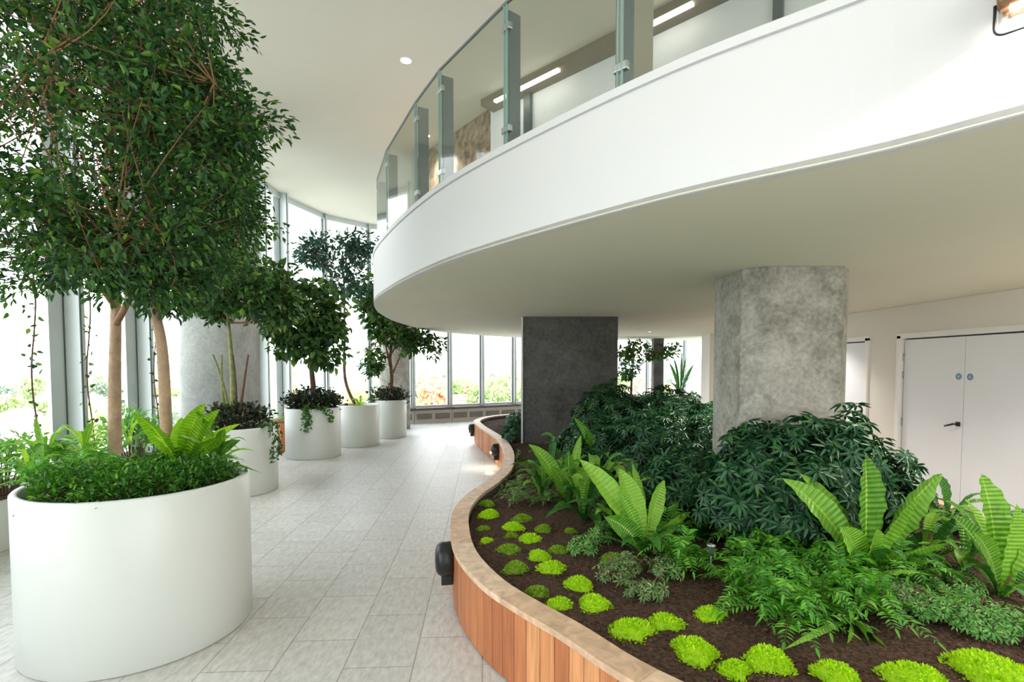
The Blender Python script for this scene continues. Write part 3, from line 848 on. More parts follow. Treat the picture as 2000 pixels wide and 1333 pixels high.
def frond_mesh(p0, p1, p2, width, g, side=None, tip=0.5, seg=26, wave=0.035, tw=0.0, seat=0.12):
    C = bez(p0, p1, p2, seg); V = []; Fc = []; UV = []
    ph = g.uniform(0, 6)
    K = [-1, -0.55, 0, 0.55, 1]
    for i, c in enumerate(C):
        t = i / seg
        tan = (C[min(i + 1, seg)] - C[max(i - 1, 0)]).normalized()
        s = side if side is not None else tan.cross(Vector((0, 0, 1)))
        s = (s - tan * s.dot(tan))
        if s.length < 1e-4: s = Vector((1, 0, 0))
        s.normalize(); n = s.cross(tan).normalized()
        if tw:
            a = tw * t; s, n = s * math.cos(a) + n * math.sin(a), n * math.cos(a) - s * math.sin(a)
        wv = width * max(0.0, (seat + (1 - seat) * min(1, (t / tip)) ** 0.9) if t < tip else (1 - ((t - tip) / (1 - tip)) ** 2.2)) / 2
        for k in K:
            rip = width * wave * math.sin(t * 44 + ph + (1.5 if k > 0 else 0)) * abs(k) ** 2
            lift = abs(k) * wv * 0.38
            q = c + s * (k * wv) + n * (lift + rip * (1 if wv > 0.01 else 0))
            V.append((q.x, q.y, q.z)); UV.append(((k + 1) / 2, t))
    w_ = len(K)
    for i in range(seg):
        for k in range(w_ - 1): Fc.append((i * w_ + k, i * w_ + k + 1, (i + 1) * w_ + k + 1, (i + 1) * w_ + k))
    me = fast('frond', V, Fc, True)
    uvl = me.uv_layers.new(name='UVMap')
    li = np.zeros(len(me.loops), dtype=np.int32); me.loops.foreach_get('vertex_index', li)
    uvl.data.foreach_set('uv', np.array(UV, dtype=np.float32)[li].ravel())
    return me
def nest_fern(label, base, tips, n, L, width, mat, seed, rise=0.75, spread=1.0, group=None, cat='fern', mats2=None, a0=0.0, a1=2 * math.pi):
    """tips: explicit frond tips (world point, width) of the fronds that show; n more around"""
    g = random.Random(seed)
    root = tag(empty('nest_fern', base), label, cat, group); B = Vector(base)
    for (tp, wd) in tips:
        e = Vector(tp) - B
        c = Vector((e.x * 0.35, e.y * 0.35, e.z * 0.62 + 0.04))
        hor = Vector((e.x, e.y, 0))
        sd = Vector((e.z, 0.35 * e.length, -e.x))
        link('frond', frond_mesh(Vector((g.uniform(-.02, .02), g.uniform(-.02, .02), 0.0)), c, e, wd * 1.25, g, sd, tw=g.uniform(-0.3, 0.3)), mat, root)
    for k in range(n):
        a = a0 + (a1 - a0) * (k + g.uniform(-0.3, 0.3)) / max(1, n); l = L * g.uniform(0.7, 1.1); el = g.uniform(0.15, 1.0) * rise
        hz = l * math.cos(el * 1.3) * spread; vz = l * math.sin(el * 1.3)
        e = Vector((math.cos(a) * hz, math.sin(a) * hz, max(0.03, vz * 0.75)))
        c = Vector((math.cos(a) * hz * 0.4, math.sin(a) * hz * 0.4, vz * 0.85 + 0.08))
        mm = mat if (not mats2 or g.random() < 0.5) else mats2
        link('frond', frond_mesh(Vector((math.cos(a) * .02, math.sin(a) * .02, 0)), c, e, width * g.uniform(0.7, 1.1), g, None, seg=18, tw=g.uniform(-0.4, 0.4)), mm, root)
    return root
def pinnate(label, base, n, L, lf_l, lmat, seed, name='small_fern', cat='fern', rise=0.8, group=None, wratio=0.3, pairs=14):
    g = np.random.default_rng(seed)
    root = tag(empty(name, base), label, cat, group); st = Arr(); lf = Arr()
    for k in range(n):
        a = 2 * math.pi * k / n + g.uniform(-.4, .4); l = L * g.uniform(0.6, 1.15); el = g.uniform(0.2, 1.0) * rise
        h = l * math.cos(el * 1.3); v = l * math.sin(el * 1.3)
        e = np.array([math.cos(a) * h, math.sin(a) * h, max(0.03, v * 0.6)]); c = np.array([math.cos(a) * h * 0.35, math.sin(a) * h * 0.35, v * 0.95 + 0.04])
        Z = bez((0, 0, 0), c, e, 8); st.tube(Z, [0.003 * (1 - i / 10) for i in range(9)], 3)
        ZA = np.array([tuple(z) for z in Z]); t = np.linspace(0.18, 0.98, pairs) * 8; i0 = np.minimum(t.astype(int), 7); fr = (t - i0)[:, None]
        P = ZA[i0] * (1 - fr) + ZA[i0 + 1] * fr; T = unit(ZA[i0 + 1] - ZA[i0]); S = unit(np.cross(T, [0, 0, 1.0])); U = np.cross(S, T)
        Ls = lf_l * np.sin(np.linspace(0.5, 2.9, pairs)) ** 0.6 * g.uniform(0.8, 1.2, pairs)
        for s in (-1, 1):
            lf.leaves(P, S * s + T * 0.55 + g.normal(size=P.shape) * 0.15, U + g.normal(size=P.shape) * 0.2, Ls, Ls * wratio)
        lf.leaves(ZA[-1:], T[-1:], U[-1:], [lf_l], [lf_l * wratio])
    st.build('stems', M['greenstem'], root, True); lf.build('foliage', lmat, root)
    return root
def mound(label, px, py, wpx, dull, seed, hz=0.55):
    c = at(px, py + 4, SOIL + 0.02); r = wpx / 2 / F * c.y * 1.0
    g = np.random.default_rng(seed)
    root = tag(empty('sedum_mound', (c.x, c.y, SOIL - 0.005)), label, 'ground cover plant', 'sedum mounds on the soil')
    h = r * hz
    ph = g.uniform(0, 6, 4)
    m = MB(); V = []; n = 20
    def shp(a): return 1 + 0.12 * math.sin(2 * a + ph[0]) + 0.09 * math.sin(3 * a + ph[1]) + 0.05 * math.sin(5 * a + ph[2])
    prof = [(1.0, 0), (0.92, 0.35), (0.75, 0.65), (0.45, 0.92), (0.02, 1.0)]
    for rr, zz in prof:
        for k in range(n): a = 2 * math.pi * k / n; V.append((r * 0.9 * rr * shp(a) * math.cos(a), r * 0.9 * rr * shp(a) * math.sin(a), h * zz))
    Fc = [(j * n + k, j * n + (k + 1) % n, (j + 1) * n + (k + 1) % n, (j + 1) * n + k) for j in range(4) for k in range(n)]
    m.add(V, Fc, 0, True); m.build('mat', M['l_sedum2'] if dull else M['l_sedum'], root)
    N = int(min(1300, 260 + 9000 * r * r * 4)); a = g.uniform(0, 2 * math.pi, N); q = g.uniform(0, 1, N) ** 0.5 * 1.04
    s = np.array([shp(x) for x in a]); z = h * (1 - q ** 2.4)
    P = np.stack([r * q * s * np.cos(a), r * q * s * np.sin(a), np.maximum(z, 0.002)], 1)
    D = np.stack([np.cos(a) * q * 0.8, np.sin(a) * q * 0.8, np.full(N, 0.8)], 1) + g.normal(size=(N, 3)) * 0.45
    lf = Arr(); L = g.uniform(0.013, 0.024, N) * (0.8 + r * 1.5)
    lf.leaves(P, D, rnd_dirs(g, N), L, L * 0.42, fold=0.1)
    lf.build('foliage', M['l_sedum2'] if dull else M['l_sedum'], root)
    return root

# ------------------------------------------------------------------ left planters
def planter(label, cx, cy, r, h, seed=0, wall=0.035):
    root = tag(empty('round_planter', (cx, cy, 0)), label, 'planter', 'white round planters along the windows')
    m = MB()
    m.lathe([(r - 0.012, 0), (r, 0.012), (r, h - 0.01), (r - 0.008, h), (r - wall, h), (r - wall - 0.005, h - 0.01), (r - wall - 0.005, h - 0.16)], n=96, cap0=True)
    m.build('tub', M['white'], root)
    m = MB(); n = 40; V = []; 
    rs = [0, 0.3, 0.6, 0.85, 1.0]
    for q in rs:
        for k in range(n): a = 2 * math.pi * k / n; x = (r - wall - 0.004) * q * math.cos(a); y = (r - wall - 0.004) * q * math.sin(a); V.append((x, y, h - 0.07 + 0.02 * noise.noise((x * 8 + cx, y * 8, 1)) * (1 if q < 1 else 0)))
    m.add(V, [(j * n + k, j * n + (k + 1) % n, (j + 1) * n + (k + 1) % n, (j + 1) * n + k) for j in range(4) for k in range(n)], 0, True)
    m.build('soil', M['soil'], root)
    return root
BX, BY, BR, BH = -2.45, 3.36, 0.635, 0.995
planter('largest white round planter at the front left, full of ferns under a tree', BX, BY, BR, BH)
planter('white round planter just behind the largest one, beside the thick column', -3.86, 7.05, 0.56, 0.90)
planter('white round planter with a trailing plant, first of the three in a row', -3.80, 9.75, 0.50, 0.93)
planter('white round planter in the middle of the row of three', -3.36, 11.1, 0.46, 0.88)
planter('farthest white round planter, against the round column', -2.98, 12.35, 0.42, 0.90)
# small timber box between the planters
bx = tag(empty('timber_planter_box', (-4.78, 10.6, 0)), 'orange timber planter box between the round white planters', 'planter')
m = MB()
for k in range(9):
    m.box((-0.42 + k * 0.105, -0.40, 0.28), (0.1, 0.03, 0.56)); m.box((-0.42 + k * 0.105, 0.40, 0.28), (0.1, 0.03, 0.56))
    m.box((-0.46, -0.40 + k * 0.1, 0.28), (0.03, 0.095, 0.56)); m.box((0.46, -0.40 + k * 0.1, 0.28), (0.03, 0.095, 0.56))
m.build('boards', M['board'], bx)
m = MB(); m.box((0, 0, 0.49), (0.88, 0.77, 0.04)); m.build('soil', M['soil'], bx)

ZT = BH - 0.07
b1 = at(224, 884, ZT)
def W3(px, py, d): p = atd(px, py, d); return (p.x, p.y, p.z)
tree('fig_tree', 'big small-leaved tree with pale trunk growing from the front left planter', 'tree',
     (b1.x, b1.y, ZT - 0.01), [(b1.x, b1.y, ZT - 0.01), W3(224, 740, b1.y), W3(226, 600, b1.y), W3(222, 460, b1.y), W3(205, 330, b1.y), W3(230, 150, b1.y + 0.05)], 0.055,
     [(W3(210, 290, 3.2), (0.92, 0.85, 0.95), 5), (W3(170, 20, 3.3), (0.95, 0.85, 0.75), 3.2), (W3(300, 40, 3.35), (0.32, 0.6, 0.6), 0.8), (W3(60, 450, 3.2), (0.55, 0.6, 0.34), 1.6), (W3(395, 330, 3.4), (0.28, 0.5, 0.6), 1.2), (W3(300, 500, 3.3), (0.42, 0.5, 0.28), 1.0)],
     500, 56, 0.054, 0.022, M['l_tree'], seed=11, limbs=12, clr=0.145,
     extra=[W3(525, 240, 3.3), W3(500, 215, 3.3), W3(470, 195, 3.3), W3(535, 252, 3.3), W3(480, 340, 3.4), W3(40, 545, 3.1), W3(100, 530, 3.1), W3(10, 575, 3.1)])
b2 = at(322, 838, ZT)
tree('fig_tree', 'slimmer tree standing behind the pale trunk in the front left planter', 'tree',
     (-2.575, 3.80, ZT - 0.01), [(-2.575, 3.80, ZT - 0.01), W3(318, 700, 3.82), W3(303, 600, 3.85), W3(298, 480, 3.9), W3(330, 320, 4.0), W3(370, 150, 4.1)], 0.042,
     [(W3(390, 340, 4.1), (0.42, 0.55, 0.85), 3), (W3(330, 120, 4.2), (0.32, 0.5, 0.55), 1.0), (W3(330, 545, 3.9), (0.34, 0.4, 0.24), 1)],
     150, 46, 0.056, 0.023, M['l_tree'], seed=12, limbs=8, clr=0.15,
     extra=[W3(515, 440, 4.1), W3(495, 450, 4.1), W3(530, 445, 4.1), W3(300, 590, 3.8), W3(345, 595, 3.8), W3(480, 480, 4.1), W3(475, 400, 4.1), W3(490, 300, 4.1)])

# understorey of the big planter
nest_fern('bright yellow-green nest fern right of the pale trunk in the front left planter', (at(352, 925, ZT).x, at(352, 925, ZT).y, ZT - 0.01),
          [(W3(262, 808, 3.35), 0.10), (W3(402, 788, 3.5), 0.11), (W3(355, 815, 3.7), 0.10), (W3(430, 800, 3.6), 0.09), (W3(300, 850, 3.0), 0.08), (W3(452, 850, 3.4), 0.07), (W3(470, 828, 3.9), 0.06)], 7, 0.42, 0.08, M['frond_y'], 21, mats2=M['frond'])
nest_fern('strap-leaved fern at the left end of the front left planter', (at(90, 905, ZT).x, at(90, 905, ZT).y, ZT - 0.01), [(W3(25, 850, 3.2), 0.05), (W3(70, 815, 3.3), 0.06)], 14, 0.42, 0.05, M['frond'], 22, mats2=M['frond_y'], rise=0.9)
nest_fern('fern with thin arching fronds left of the pale trunk in the front left planter', (at(165, 890, ZT).x, at(165, 890, ZT).y, ZT - 0.01), [(W3(120, 830, 3.5), 0.05), (W3(185, 825, 3.5), 0.05)], 15, 0.38, 0.045, M['frond_y'], 23, mats2=M['frond'], rise=0.9)
nest_fern('fern with one long frond hanging over the right planter rim, front left', (at(420, 905, ZT).x, at(420, 905, ZT).y, ZT - 0.01), [(W3(512, 925, 3.35), 0.03), (W3(455, 880, 3.3), 0.035), (W3(470, 900, 3.2), 0.03)], 12, 0.30, 0.035, M['frond'], 24, mats2=M['frond_y'])
nest_fern('bright broad fern at the right side of the front left planter', (at(425, 905, ZT).x, at(425, 905, ZT).y, ZT - 0.01), [(W3(385, 800, 3.4), 0.08), (W3(440, 838, 3.3), 0.06), (W3(470, 860, 3.5), 0.06), (W3(350, 850, 3.1), 0.06)], 8, 0.36, 0.06, M['frond'], 25, mats2=M['frond_y'])
nest_fern('bright low fern at the front left of the front left planter', (at(60, 935, ZT).x, at(60, 935, ZT).y, ZT - 0.01), [], 13, 0.3, 0.045, M['frond'], 26, mats2=M['frond_y'], rise=0.95)
nest_fern('bright arching fern directly behind the pale trunk', (at(250, 865, ZT).x, at(250, 865, ZT).y, ZT - 0.01), [], 13, 0.36, 0.045, M['frond_y'], 27, mats2=M['frond'], rise=1.0)
for k, (px, py, lab) in enumerate(((70, 950, 'airy fern at the near left rim of the front left planter'), (150, 950, 'airy fern at the near rim, left of the trunk, front left planter'), (240, 945, 'airy fern at the near rim below the trunk of the front left planter'), (320, 935, 'airy fern at the near rim below the bright fern'), (400, 922, 'airy fern at the near right rim of the front left planter'), (110, 905, 'airy fern in the left half of the front left planter'), (185, 915, 'airy fern just left of the pale trunk foot'))):
    q = at(px, py, ZT); pinnate(lab, (q.x, q.y, ZT - 0.01), 20, 0.26, 0.045, M['l_fern'], 700 + k, rise=1.0, wratio=0.24)
g_ = np.random.default_rng(5)
cover_labels = ['leafy ground cover at the left edge of the front left planter', 'leafy ground cover left of centre at the near rim of the front left planter', 'leafy ground cover spilling over the near rim below the pale trunk', 'leafy ground cover under the bright fern in the front left planter', 'leafy ground cover at the right rim of the front left planter', 'ground cover behind the pale trunk of the front left planter']
for k, (ang, rr) in enumerate(((200, 0.36), (240, 0.36), (285, 0.37), (325, 0.35), (5, 0.36), (100, 0.34))):
    a = math.radians(ang)
    bush('ground_cover', cover_labels[k], 'ground cover plant', (BX + rr * math.cos(a), BY + rr * math.sin(a), ZT - 0.01), (0.215, 0.215), 0.17, 190, 0.036, 0.016, M['l_cover'], 30 + k, 'mix', skirt=0.3)
bush('ground_cover', 'leafy ground cover in the middle of the front left planter', 'ground cover plant', (BX, BY, ZT - 0.01), (0.32, 0.32), 0.15, 220, 0.036, 0.016, M['l_cover'], 47, 'mix')

# planter 2: dark leaved multi-stem shrub
P2 = (-3.86, 7.05, 0.83)
tree('multi_stem_tree', 'dark-leaved small tree with green stems in front of the thick round column', 'tree', P2,
     [P2, W3(455, 760, 7.0), W3(452, 700, 7.0), W3(447, 640, 7.0), W3(440, 560, 7.0)], 0.042,
     [(W3(450, 545, 6.9), (0.62, 0.6, 0.42), 3), (W3(520, 560, 6.9), (0.3, 0.4, 0.3), 1), (W3(400, 590, 7.0), (0.3, 0.3, 0.28), 0.8), (W3(530, 600, 6.9), (0.24, 0.3, 0.2), 0.7)], 150, 26, 0.105, 0.055, M['l_far'], seed=51, clr=0.17, limbs=9, tmat=M['greenstem'])
mst = bpy.data.objects['multi_stem_tree']
for (x0, x1, x2) in ((-0.07, -0.14, -0.10), (0.05, 0.16, 0.26), (0.02, 0.10, 0.05), (-0.04, -0.02, -0.22)):
    a_ = Arr(); a_.tube(bez((x0, 0.03, 0), (x1, -0.05, 0.5), (x2, -0.05, 1.05), 8), [0.026 - 0.0018 * q for q in range(9)], 7)
    a_.build('side_stem', M['darkstem'] if x0 > 0 else M['greenstem'], mst, True)
bush('dark_underplant', 'dark purple-green undergrowth in the planter before the thick column', 'shrub', P2, (0.46, 0.40), 0.34, 150, 0.07, 0.04, M['l_under'], 52, 'mix', skirt=0.4)
nest_fern('small green fern in the planter before the thick column', (-3.98, 6.72, 0.83), [], 12, 0.3, 0.05, M['frond'], 53, rise=0.9)
def trailing(label, base, pts_list, lmat, L, seed, name='trailing_plant'):
    g = np.random.default_rng(seed); root = tag(empty(name, base), label, 'trailing plant'); st = Arr(); lf = Arr(); B = np.array(base)
    for pts in pts_list:
        Z = catmull([Vector(p) - Vector(base) for p in pts], 6); st.tube(Z, 0.004, 4)
        for z in Z:
            n = 5; c = np.array(z); P = c + g.normal(size=(n, 3)) * L * 0.45
            lf.leaves(P, rnd_dirs(g, n) + np.array([0, -0.3, -0.5]), np.array([0, -1.0, 0.6]) + g.normal(size=(n, 3)) * 0.4, L * g.uniform(0.6, 1.1, n), L * 0.6 * g.uniform(0.7, 1.1, n))
    st.build('stems', M['greenstem'], root, True); lf.build('foliage', lmat, root); return root
trailing('green plant trailing down the right side of the planter before the thick column', (-3.45, 6.95, 0.86),
         [[(-3.45, 6.95, 0.86), (-3.30, 6.85, 0.96), (-3.22, 6.88, 0.80), (-3.24, 6.9, 0.45)], [(-3.45, 6.95, 0.86), (-3.26, 7.0, 0.95), (-3.20, 7.02, 0.7), (-3.22, 7.0, 0.52)]], M['l_far'], 0.055, 54)
# planter A
PA = (-3.80, 9.75, 0.86)
tree('fiddle_leaf_tree', 'broad-leaved tree in the first white planter of the row of three', 'tree', PA,
     [PA, W3(612, 760, 9.7), W3(608, 710, 9.7), W3(612, 660, 9.7), W3(606, 600, 9.7)], 0.06,
     [(W3(600, 610, 9.6), (0.60, 0.55, 0.62), 3), (W3(568, 655, 9.6), (0.34, 0.4, 0.42), 1), (W3(632, 660, 9.6), (0.36, 0.4, 0.5), 1.2), (W3(548, 550, 9.7), (0.3, 0.3, 0.28), 0.6)], 130, 20, 0.16, 0.09, M['l_far'], seed=61, clr=0.19, limbs=9, tmat=M['darkstem'])
bush('dark_underplant', 'dark purple-green undergrowth in the first planter of the row of three', 'shrub', PA, (0.50, 0.42), 0.36, 170, 0.08, 0.05, M['l_under'], 62, 'mix', skirt=0.4)
trailing('green plant trailing down the front of the first planter of the row of three', (-3.74, 9.33, 0.88),
         [[(-3.74, 9.33, 0.88), (-3.74, 9.22, 0.98), (-3.73, 9.20, 0.8), (-3.72, 9.21, 0.55)], [(-3.74, 9.33, 0.88), (-3.68, 9.22, 0.96), (-3.66, 9.20, 0.8), (-3.67, 9.2, 0.68)], [(-3.74, 9.33, 0.88), (-3.45, 9.30, 0.97), (-3.36, 9.36, 0.85), (-3.33, 9.42, 0.72)]], M['l_cover'], 0.06, 63)
# planter B: tall thin tree
PB = (-3.36, 11.1, 0.81)
tree('slender_tree', 'tall thin-trunked tree with blue-green leaves in the middle planter of the row', 'tree', (PB[0] - 0.02, PB[1], PB[2]),
     [(PB[0] - 0.02, PB[1], PB[2]), W3(674, 740, 11.1), W3(673, 640, 11.1), W3(672, 560, 11.1), W3(668, 490, 11.1)], 0.035,
     [(W3(655, 498, 11.0), (0.78, 0.6, 0.42), 3), (W3(610, 492, 11.1), (0.34, 0.4, 0.26), 0.8), (W3(705, 475, 11.0), (0.26, 0.35, 0.22), 0.8), (W3(680, 560, 11.0), (0.40, 0.4, 0.35), 0.8)], 110, 17, 0.12, 0.055, M['l_blue'], seed=71, clr=0.18, limbs=8, tmat=M['darkstem'], bmat=M['darkstem'],
     extra=[W3(728, 523, 11.0), W3(745, 528, 10.9)])
nest_fern('bright grassy fern in the middle planter of the row', (-3.24, 10.85, 0.80), [], 20, 0.34, 0.05, M['frond_y'], 72, rise=0.95)
nest_fern('small bright fern behind the left side of the first planter of the row', (-4.55, 10.5, 0.50), [], 16, 0.5, 0.06, M['frond_y'], 73, rise=0.95)
# planter C
PC = (-2.98, 12.35, 0.83)
tree('fiddle_leaf_tree', 'broad-leaved tree in the farthest white planter, reaching under the mezzanine', 'tree', PC,
     [PC, W3(765, 740, 12.3), W3(762, 700, 12.3), W3(765, 660, 12.3), W3(752, 600, 12.2)], 0.05,
     [(W3(745, 600, 12.0), (0.55, 0.5, 0.40), 2), (W3(770, 645, 12.1), (0.62, 0.5, 0.28), 2), (W3(720, 560, 12.0), (0.35, 0.4, 0.4), 1), (W3(820, 665, 11.9), (0.42, 0.4, 0.18), 0.9), (W3(722, 700, 12.1), (0.16, 0.2, 0.38), 0.6)], 130, 18, 0.15, 0.08, M['l_far'], seed=81, clr=0.17, limbs=9, tmat=M['darkstem'],
     extra=[W3(855, 680, 11.8), W3(845, 695, 11.8), W3(862, 672, 11.8)])
bush('dark_underplant', 'dark undergrowth in the farthest white planter of the row', 'shrub', PC, (0.42, 0.36), 0.30, 110, 0.08, 0.045, M['l_under'], 82, 'mix', skirt=0.4)
trailing('green plant trailing from the left rim of the farthest white planter', (-3.25, 12.1, 0.86), [[(-3.25, 12.1, 0.86), (-3.3, 11.97, 0.95), (-3.26, 11.93, 0.8), (-3.24, 11.93, 0.62)]], M['l_far'], 0.07, 83)
# climbing vines on wires by the left windows
for k, (y, lab) in enumerate(((6.27, 'thin vine climbing the first window mullion left of the pale trunk'), (5.55, 'thin vine climbing a wire at the far left window'), (7.44, 'thin vine climbing the mullion right of the pale trunk'))):
    x = -5.17; pts = [(x + 0.02 * math.sin(i * 1.3), y + 0.02 * math.cos(i), 0.45 + i * 0.33) for i in range(11)]
    root = tag(empty('climbing_vine', (x, y, 0)), lab, 'climbing plant'); st = Arr(); Z = catmull([Vector(p) - Vector((x, y, 0)) for p in pts], 5); st.tube([Vector((0,0,0))] + Z, 0.008, 5)
    gg = np.random.default_rng(90 + k); ii = gg.integers(0, len(Z), 70); P = np.array([tuple(Z[i]) for i in ii]) + gg.normal(size=(70, 3)) * 0.03
    lf = Arr(); lf.leaves(P, rnd_dirs(gg, 70), rnd_dirs(gg, 70), gg.uniform(0.04, 0.08, 70), gg.uniform(0.03, 0.045, 70))
    st.build('stem', M['darkstem'], root, True); lf.build('foliage', M['l_far'], root)
# low trough of plants along the left windows
tr = tag(empty('window_trough', (-4.95, 4.15, 0)), 'long low white trough standing along the left windows', 'planter')
m = MB(); m.box((0, 0, 0.24), (0.40, 5.9, 0.48)); m.build('tub', M['white'], tr, bevel=0.01)
m = MB(); m.box((0, 0, 0.485), (0.36, 5.85, 0.012)); m.build('soil', M['soil'], tr)
for k in range(7):
    y = 1.6 + 0.83 * k
    word = ['nearest', 'second', 'third', 'fourth', 'fifth', 'sixth', 'farthest'][k]
    if k % 2: pinnate(word + ' of the bright plants along the left windows, a loose airy fern', (-4.93, y, 0.49), 18, 0.62, 0.085, M['l_feather'], 100 + k, rise=0.95, cat='fern')
    else: bush('window_shrub', word + ' of the bright plants along the left windows, a leafy shrub', 'shrub', (-4.93, y, 0.49), (0.28, 0.4), 0.55, 90, 0.085, 0.035, M['l_feather'], 100 + k, 'mix')

# ------------------------------------------------------------------ plants in the timber bed
S = SOIL - 0.005
shrubs = [
 (1195, 7.9, 742, 0.62, 'dark umbrella shrub directly right of the dark slab pillar'),
 (1305, 7.6, 748, 0.62, 'dark umbrella shrub at the back, below the far windows'),
 (1400, 6.9, 778, 0.50, 'dark umbrella shrub at the back, left of the mottled pillar foot'),
 (1165, 6.5, 812, 0.52, 'dark umbrella shrub in front of the dark slab pillar, above the left ferns'),
 (1285, 6.0, 795, 0.58, 'dark umbrella shrub in the middle of the bed, left of centre'),
 (1385, 5.8, 805, 0.50, 'dark umbrella shrub in the middle of the bed, left of the mottled pillar'),
 (1480, 3.85, 812, 0.36, 'dark umbrella shrub touching the left corner of the mottled pillar'),
 (1575, 3.85, 800, 0.36, 'dark umbrella shrub against the front face of the mottled pillar'),
 (1640, 3.85, 776, 0.32, 'tall dark umbrella shrub at the right corner of the mottled pillar'),
 (1700, 3.95, 850, 0.38, 'dark umbrella shrub reaching towards the white double door'),
 (1345, 4.6, 872, 0.46, 'low dark umbrella shrub in front of the middle shrubs'),
 (1450, 3.85, 888, 0.40, 'low dark umbrella shrub left of the tall upright frond'),
 (1570, 3.55, 885, 0.34, 'low dark umbrella shrub behind the tall upright frond'),
]
for k, (px, d, ytop, r, lab) in enumerate(shrubs):
    tp = atd(px, ytop, d)
    h = tp.z - S
    bush('umbrella_shrub', lab, 'shrub', (tp.x, d, S), (r, r), h * 0.97, int(190 * (r / 0.4) ** 1.5) + 60, 0.10, 0.027, M['l_dark'], 200 + k, 'palm', group='dark umbrella shrubs in the bed', skirt=0.25)
def SB(px, py): p = at(px, py, SOIL); return (p.x, p.y, S)
nest_fern('nest fern with the tallest upright frond', SB(1692, 1140),
   [(W3(1690, 888, 3.12), 0.185), (W3(1528, 935, 3.2), 0.15), (W3(1560, 925, 3.35), 0.12), (W3(1840, 925, 3.3), 0.17), (W3(1800, 965, 3.1), 0.12), (W3(1712, 1035, 2.95), 0.12), (W3(1640, 1030, 2.95), 0.13), (W3(1860, 1060, 3.0), 0.09), (W3(1800, 1120, 2.7), 0.09), (W3(1600, 1000, 3.4), 0.1)], 8, 0.55, 0.09, M['frond'], 301, mats2=M['frond_d'])
nest_fern('nest fern with curved fronds in the left half of the bed', SB(1258, 1085),
   [(W3(1208, 915, 3.85), 0.13), (W3(1130, 898, 3.9), 0.13), (W3(1298, 938, 3.9), 0.10), (W3(1235, 905, 4.2), 0.08), (W3(1285, 1050, 3.4), 0.09), (W3(1205, 960, 3.6), 0.06), (W3(1350, 1000, 3.9), 0.09), (W3(1180, 1010, 3.5), 0.12)], 8, 0.48, 0.09, M['frond'], 302, mats2=M['frond_d'])
nest_fern('nest fern with a slanting frond at the left rim by the dark pillar', SB(1110, 985),
   [(W3(1032, 868, 4.9), 0.12), (W3(1110, 880, 5.0), 0.10), (W3(1160, 905, 4.9), 0.12), (W3(1135, 850, 5.3), 0.08), (W3(1075, 910, 4.6), 0.09)], 10, 0.5, 0.09, M['frond'], 303, mats2=M['frond_d'])
nest_fern('nest fern at the right edge of the bed below the double door', SB(1955, 1165),
   [(W3(1915, 925, 3.1), 0.17), (W3(1985, 985, 2.9), 0.16), (W3(1860, 1010, 2.9), 0.11), (W3(2050, 960, 3.1), 0.15), (W3(1900, 1040, 2.7), 0.09), (W3(1885, 975, 3.3), 0.12)], 9, 0.5, 0.08, M['frond'], 304, mats2=M['frond_d'])
nest_fern('nest fern with broad pointed fronds in the centre of the bed', SB(1395, 1020),
   [(W3(1395, 935, 4.0), 0.13), (W3(1345, 1045, 3.75), 0.15), (W3(1330, 975, 4.1), 0.09), (W3(1480, 965, 4.1), 0.09), (W3(1405, 965, 3.8), 0.05)], 9, 0.42, 0.10, M['frond_d'], 305, mats2=M['frond'])
nest_fern('dark strap-leaved fern between the centre fern and the tall upright frond', SB(1500, 1030), [(W3(1450, 1000, 3.6), 0.06), (W3(1540, 1010, 3.5), 0.06)], 12, 0.42, 0.06, M['frond_d'], 306)
nest_fern('dark strap-leaved fern right of the tall upright frond', SB(1800, 1100), [(W3(1870, 1010, 3.4), 0.09)], 12, 0.5, 0.075, M['frond_d'], 307, mats2=M['frond'])
nest_fern('fern among the dark shrubs at the foot of the dark slab pillar', SB(1175, 930), [(W3(1120, 815, 6.0), 0.09), (W3(1145, 840, 6.0), 0.09)], 11, 0.6, 0.09, M['frond'], 308, mats2=M['frond_d'])
nest_fern('fern at the back right of the bed in front of the double door', SB(1850, 1030), [(W3(1830, 930, 4.0), 0.12)], 12, 0.5, 0.08, M['frond_d'], 309, mats2=M['frond'])
nest_fern('low dark fern behind the curved fronds, left half of the bed', SB(1200, 1000), [], 13, 0.45, 0.07, M['frond_d'], 310, mats2=M['frond'])
nest_fern('low dark fern at the foot of the curved fronds, left half of the bed', SB(1200, 1050), [], 11, 0.35, 0.05, M['frond_d'], 311)

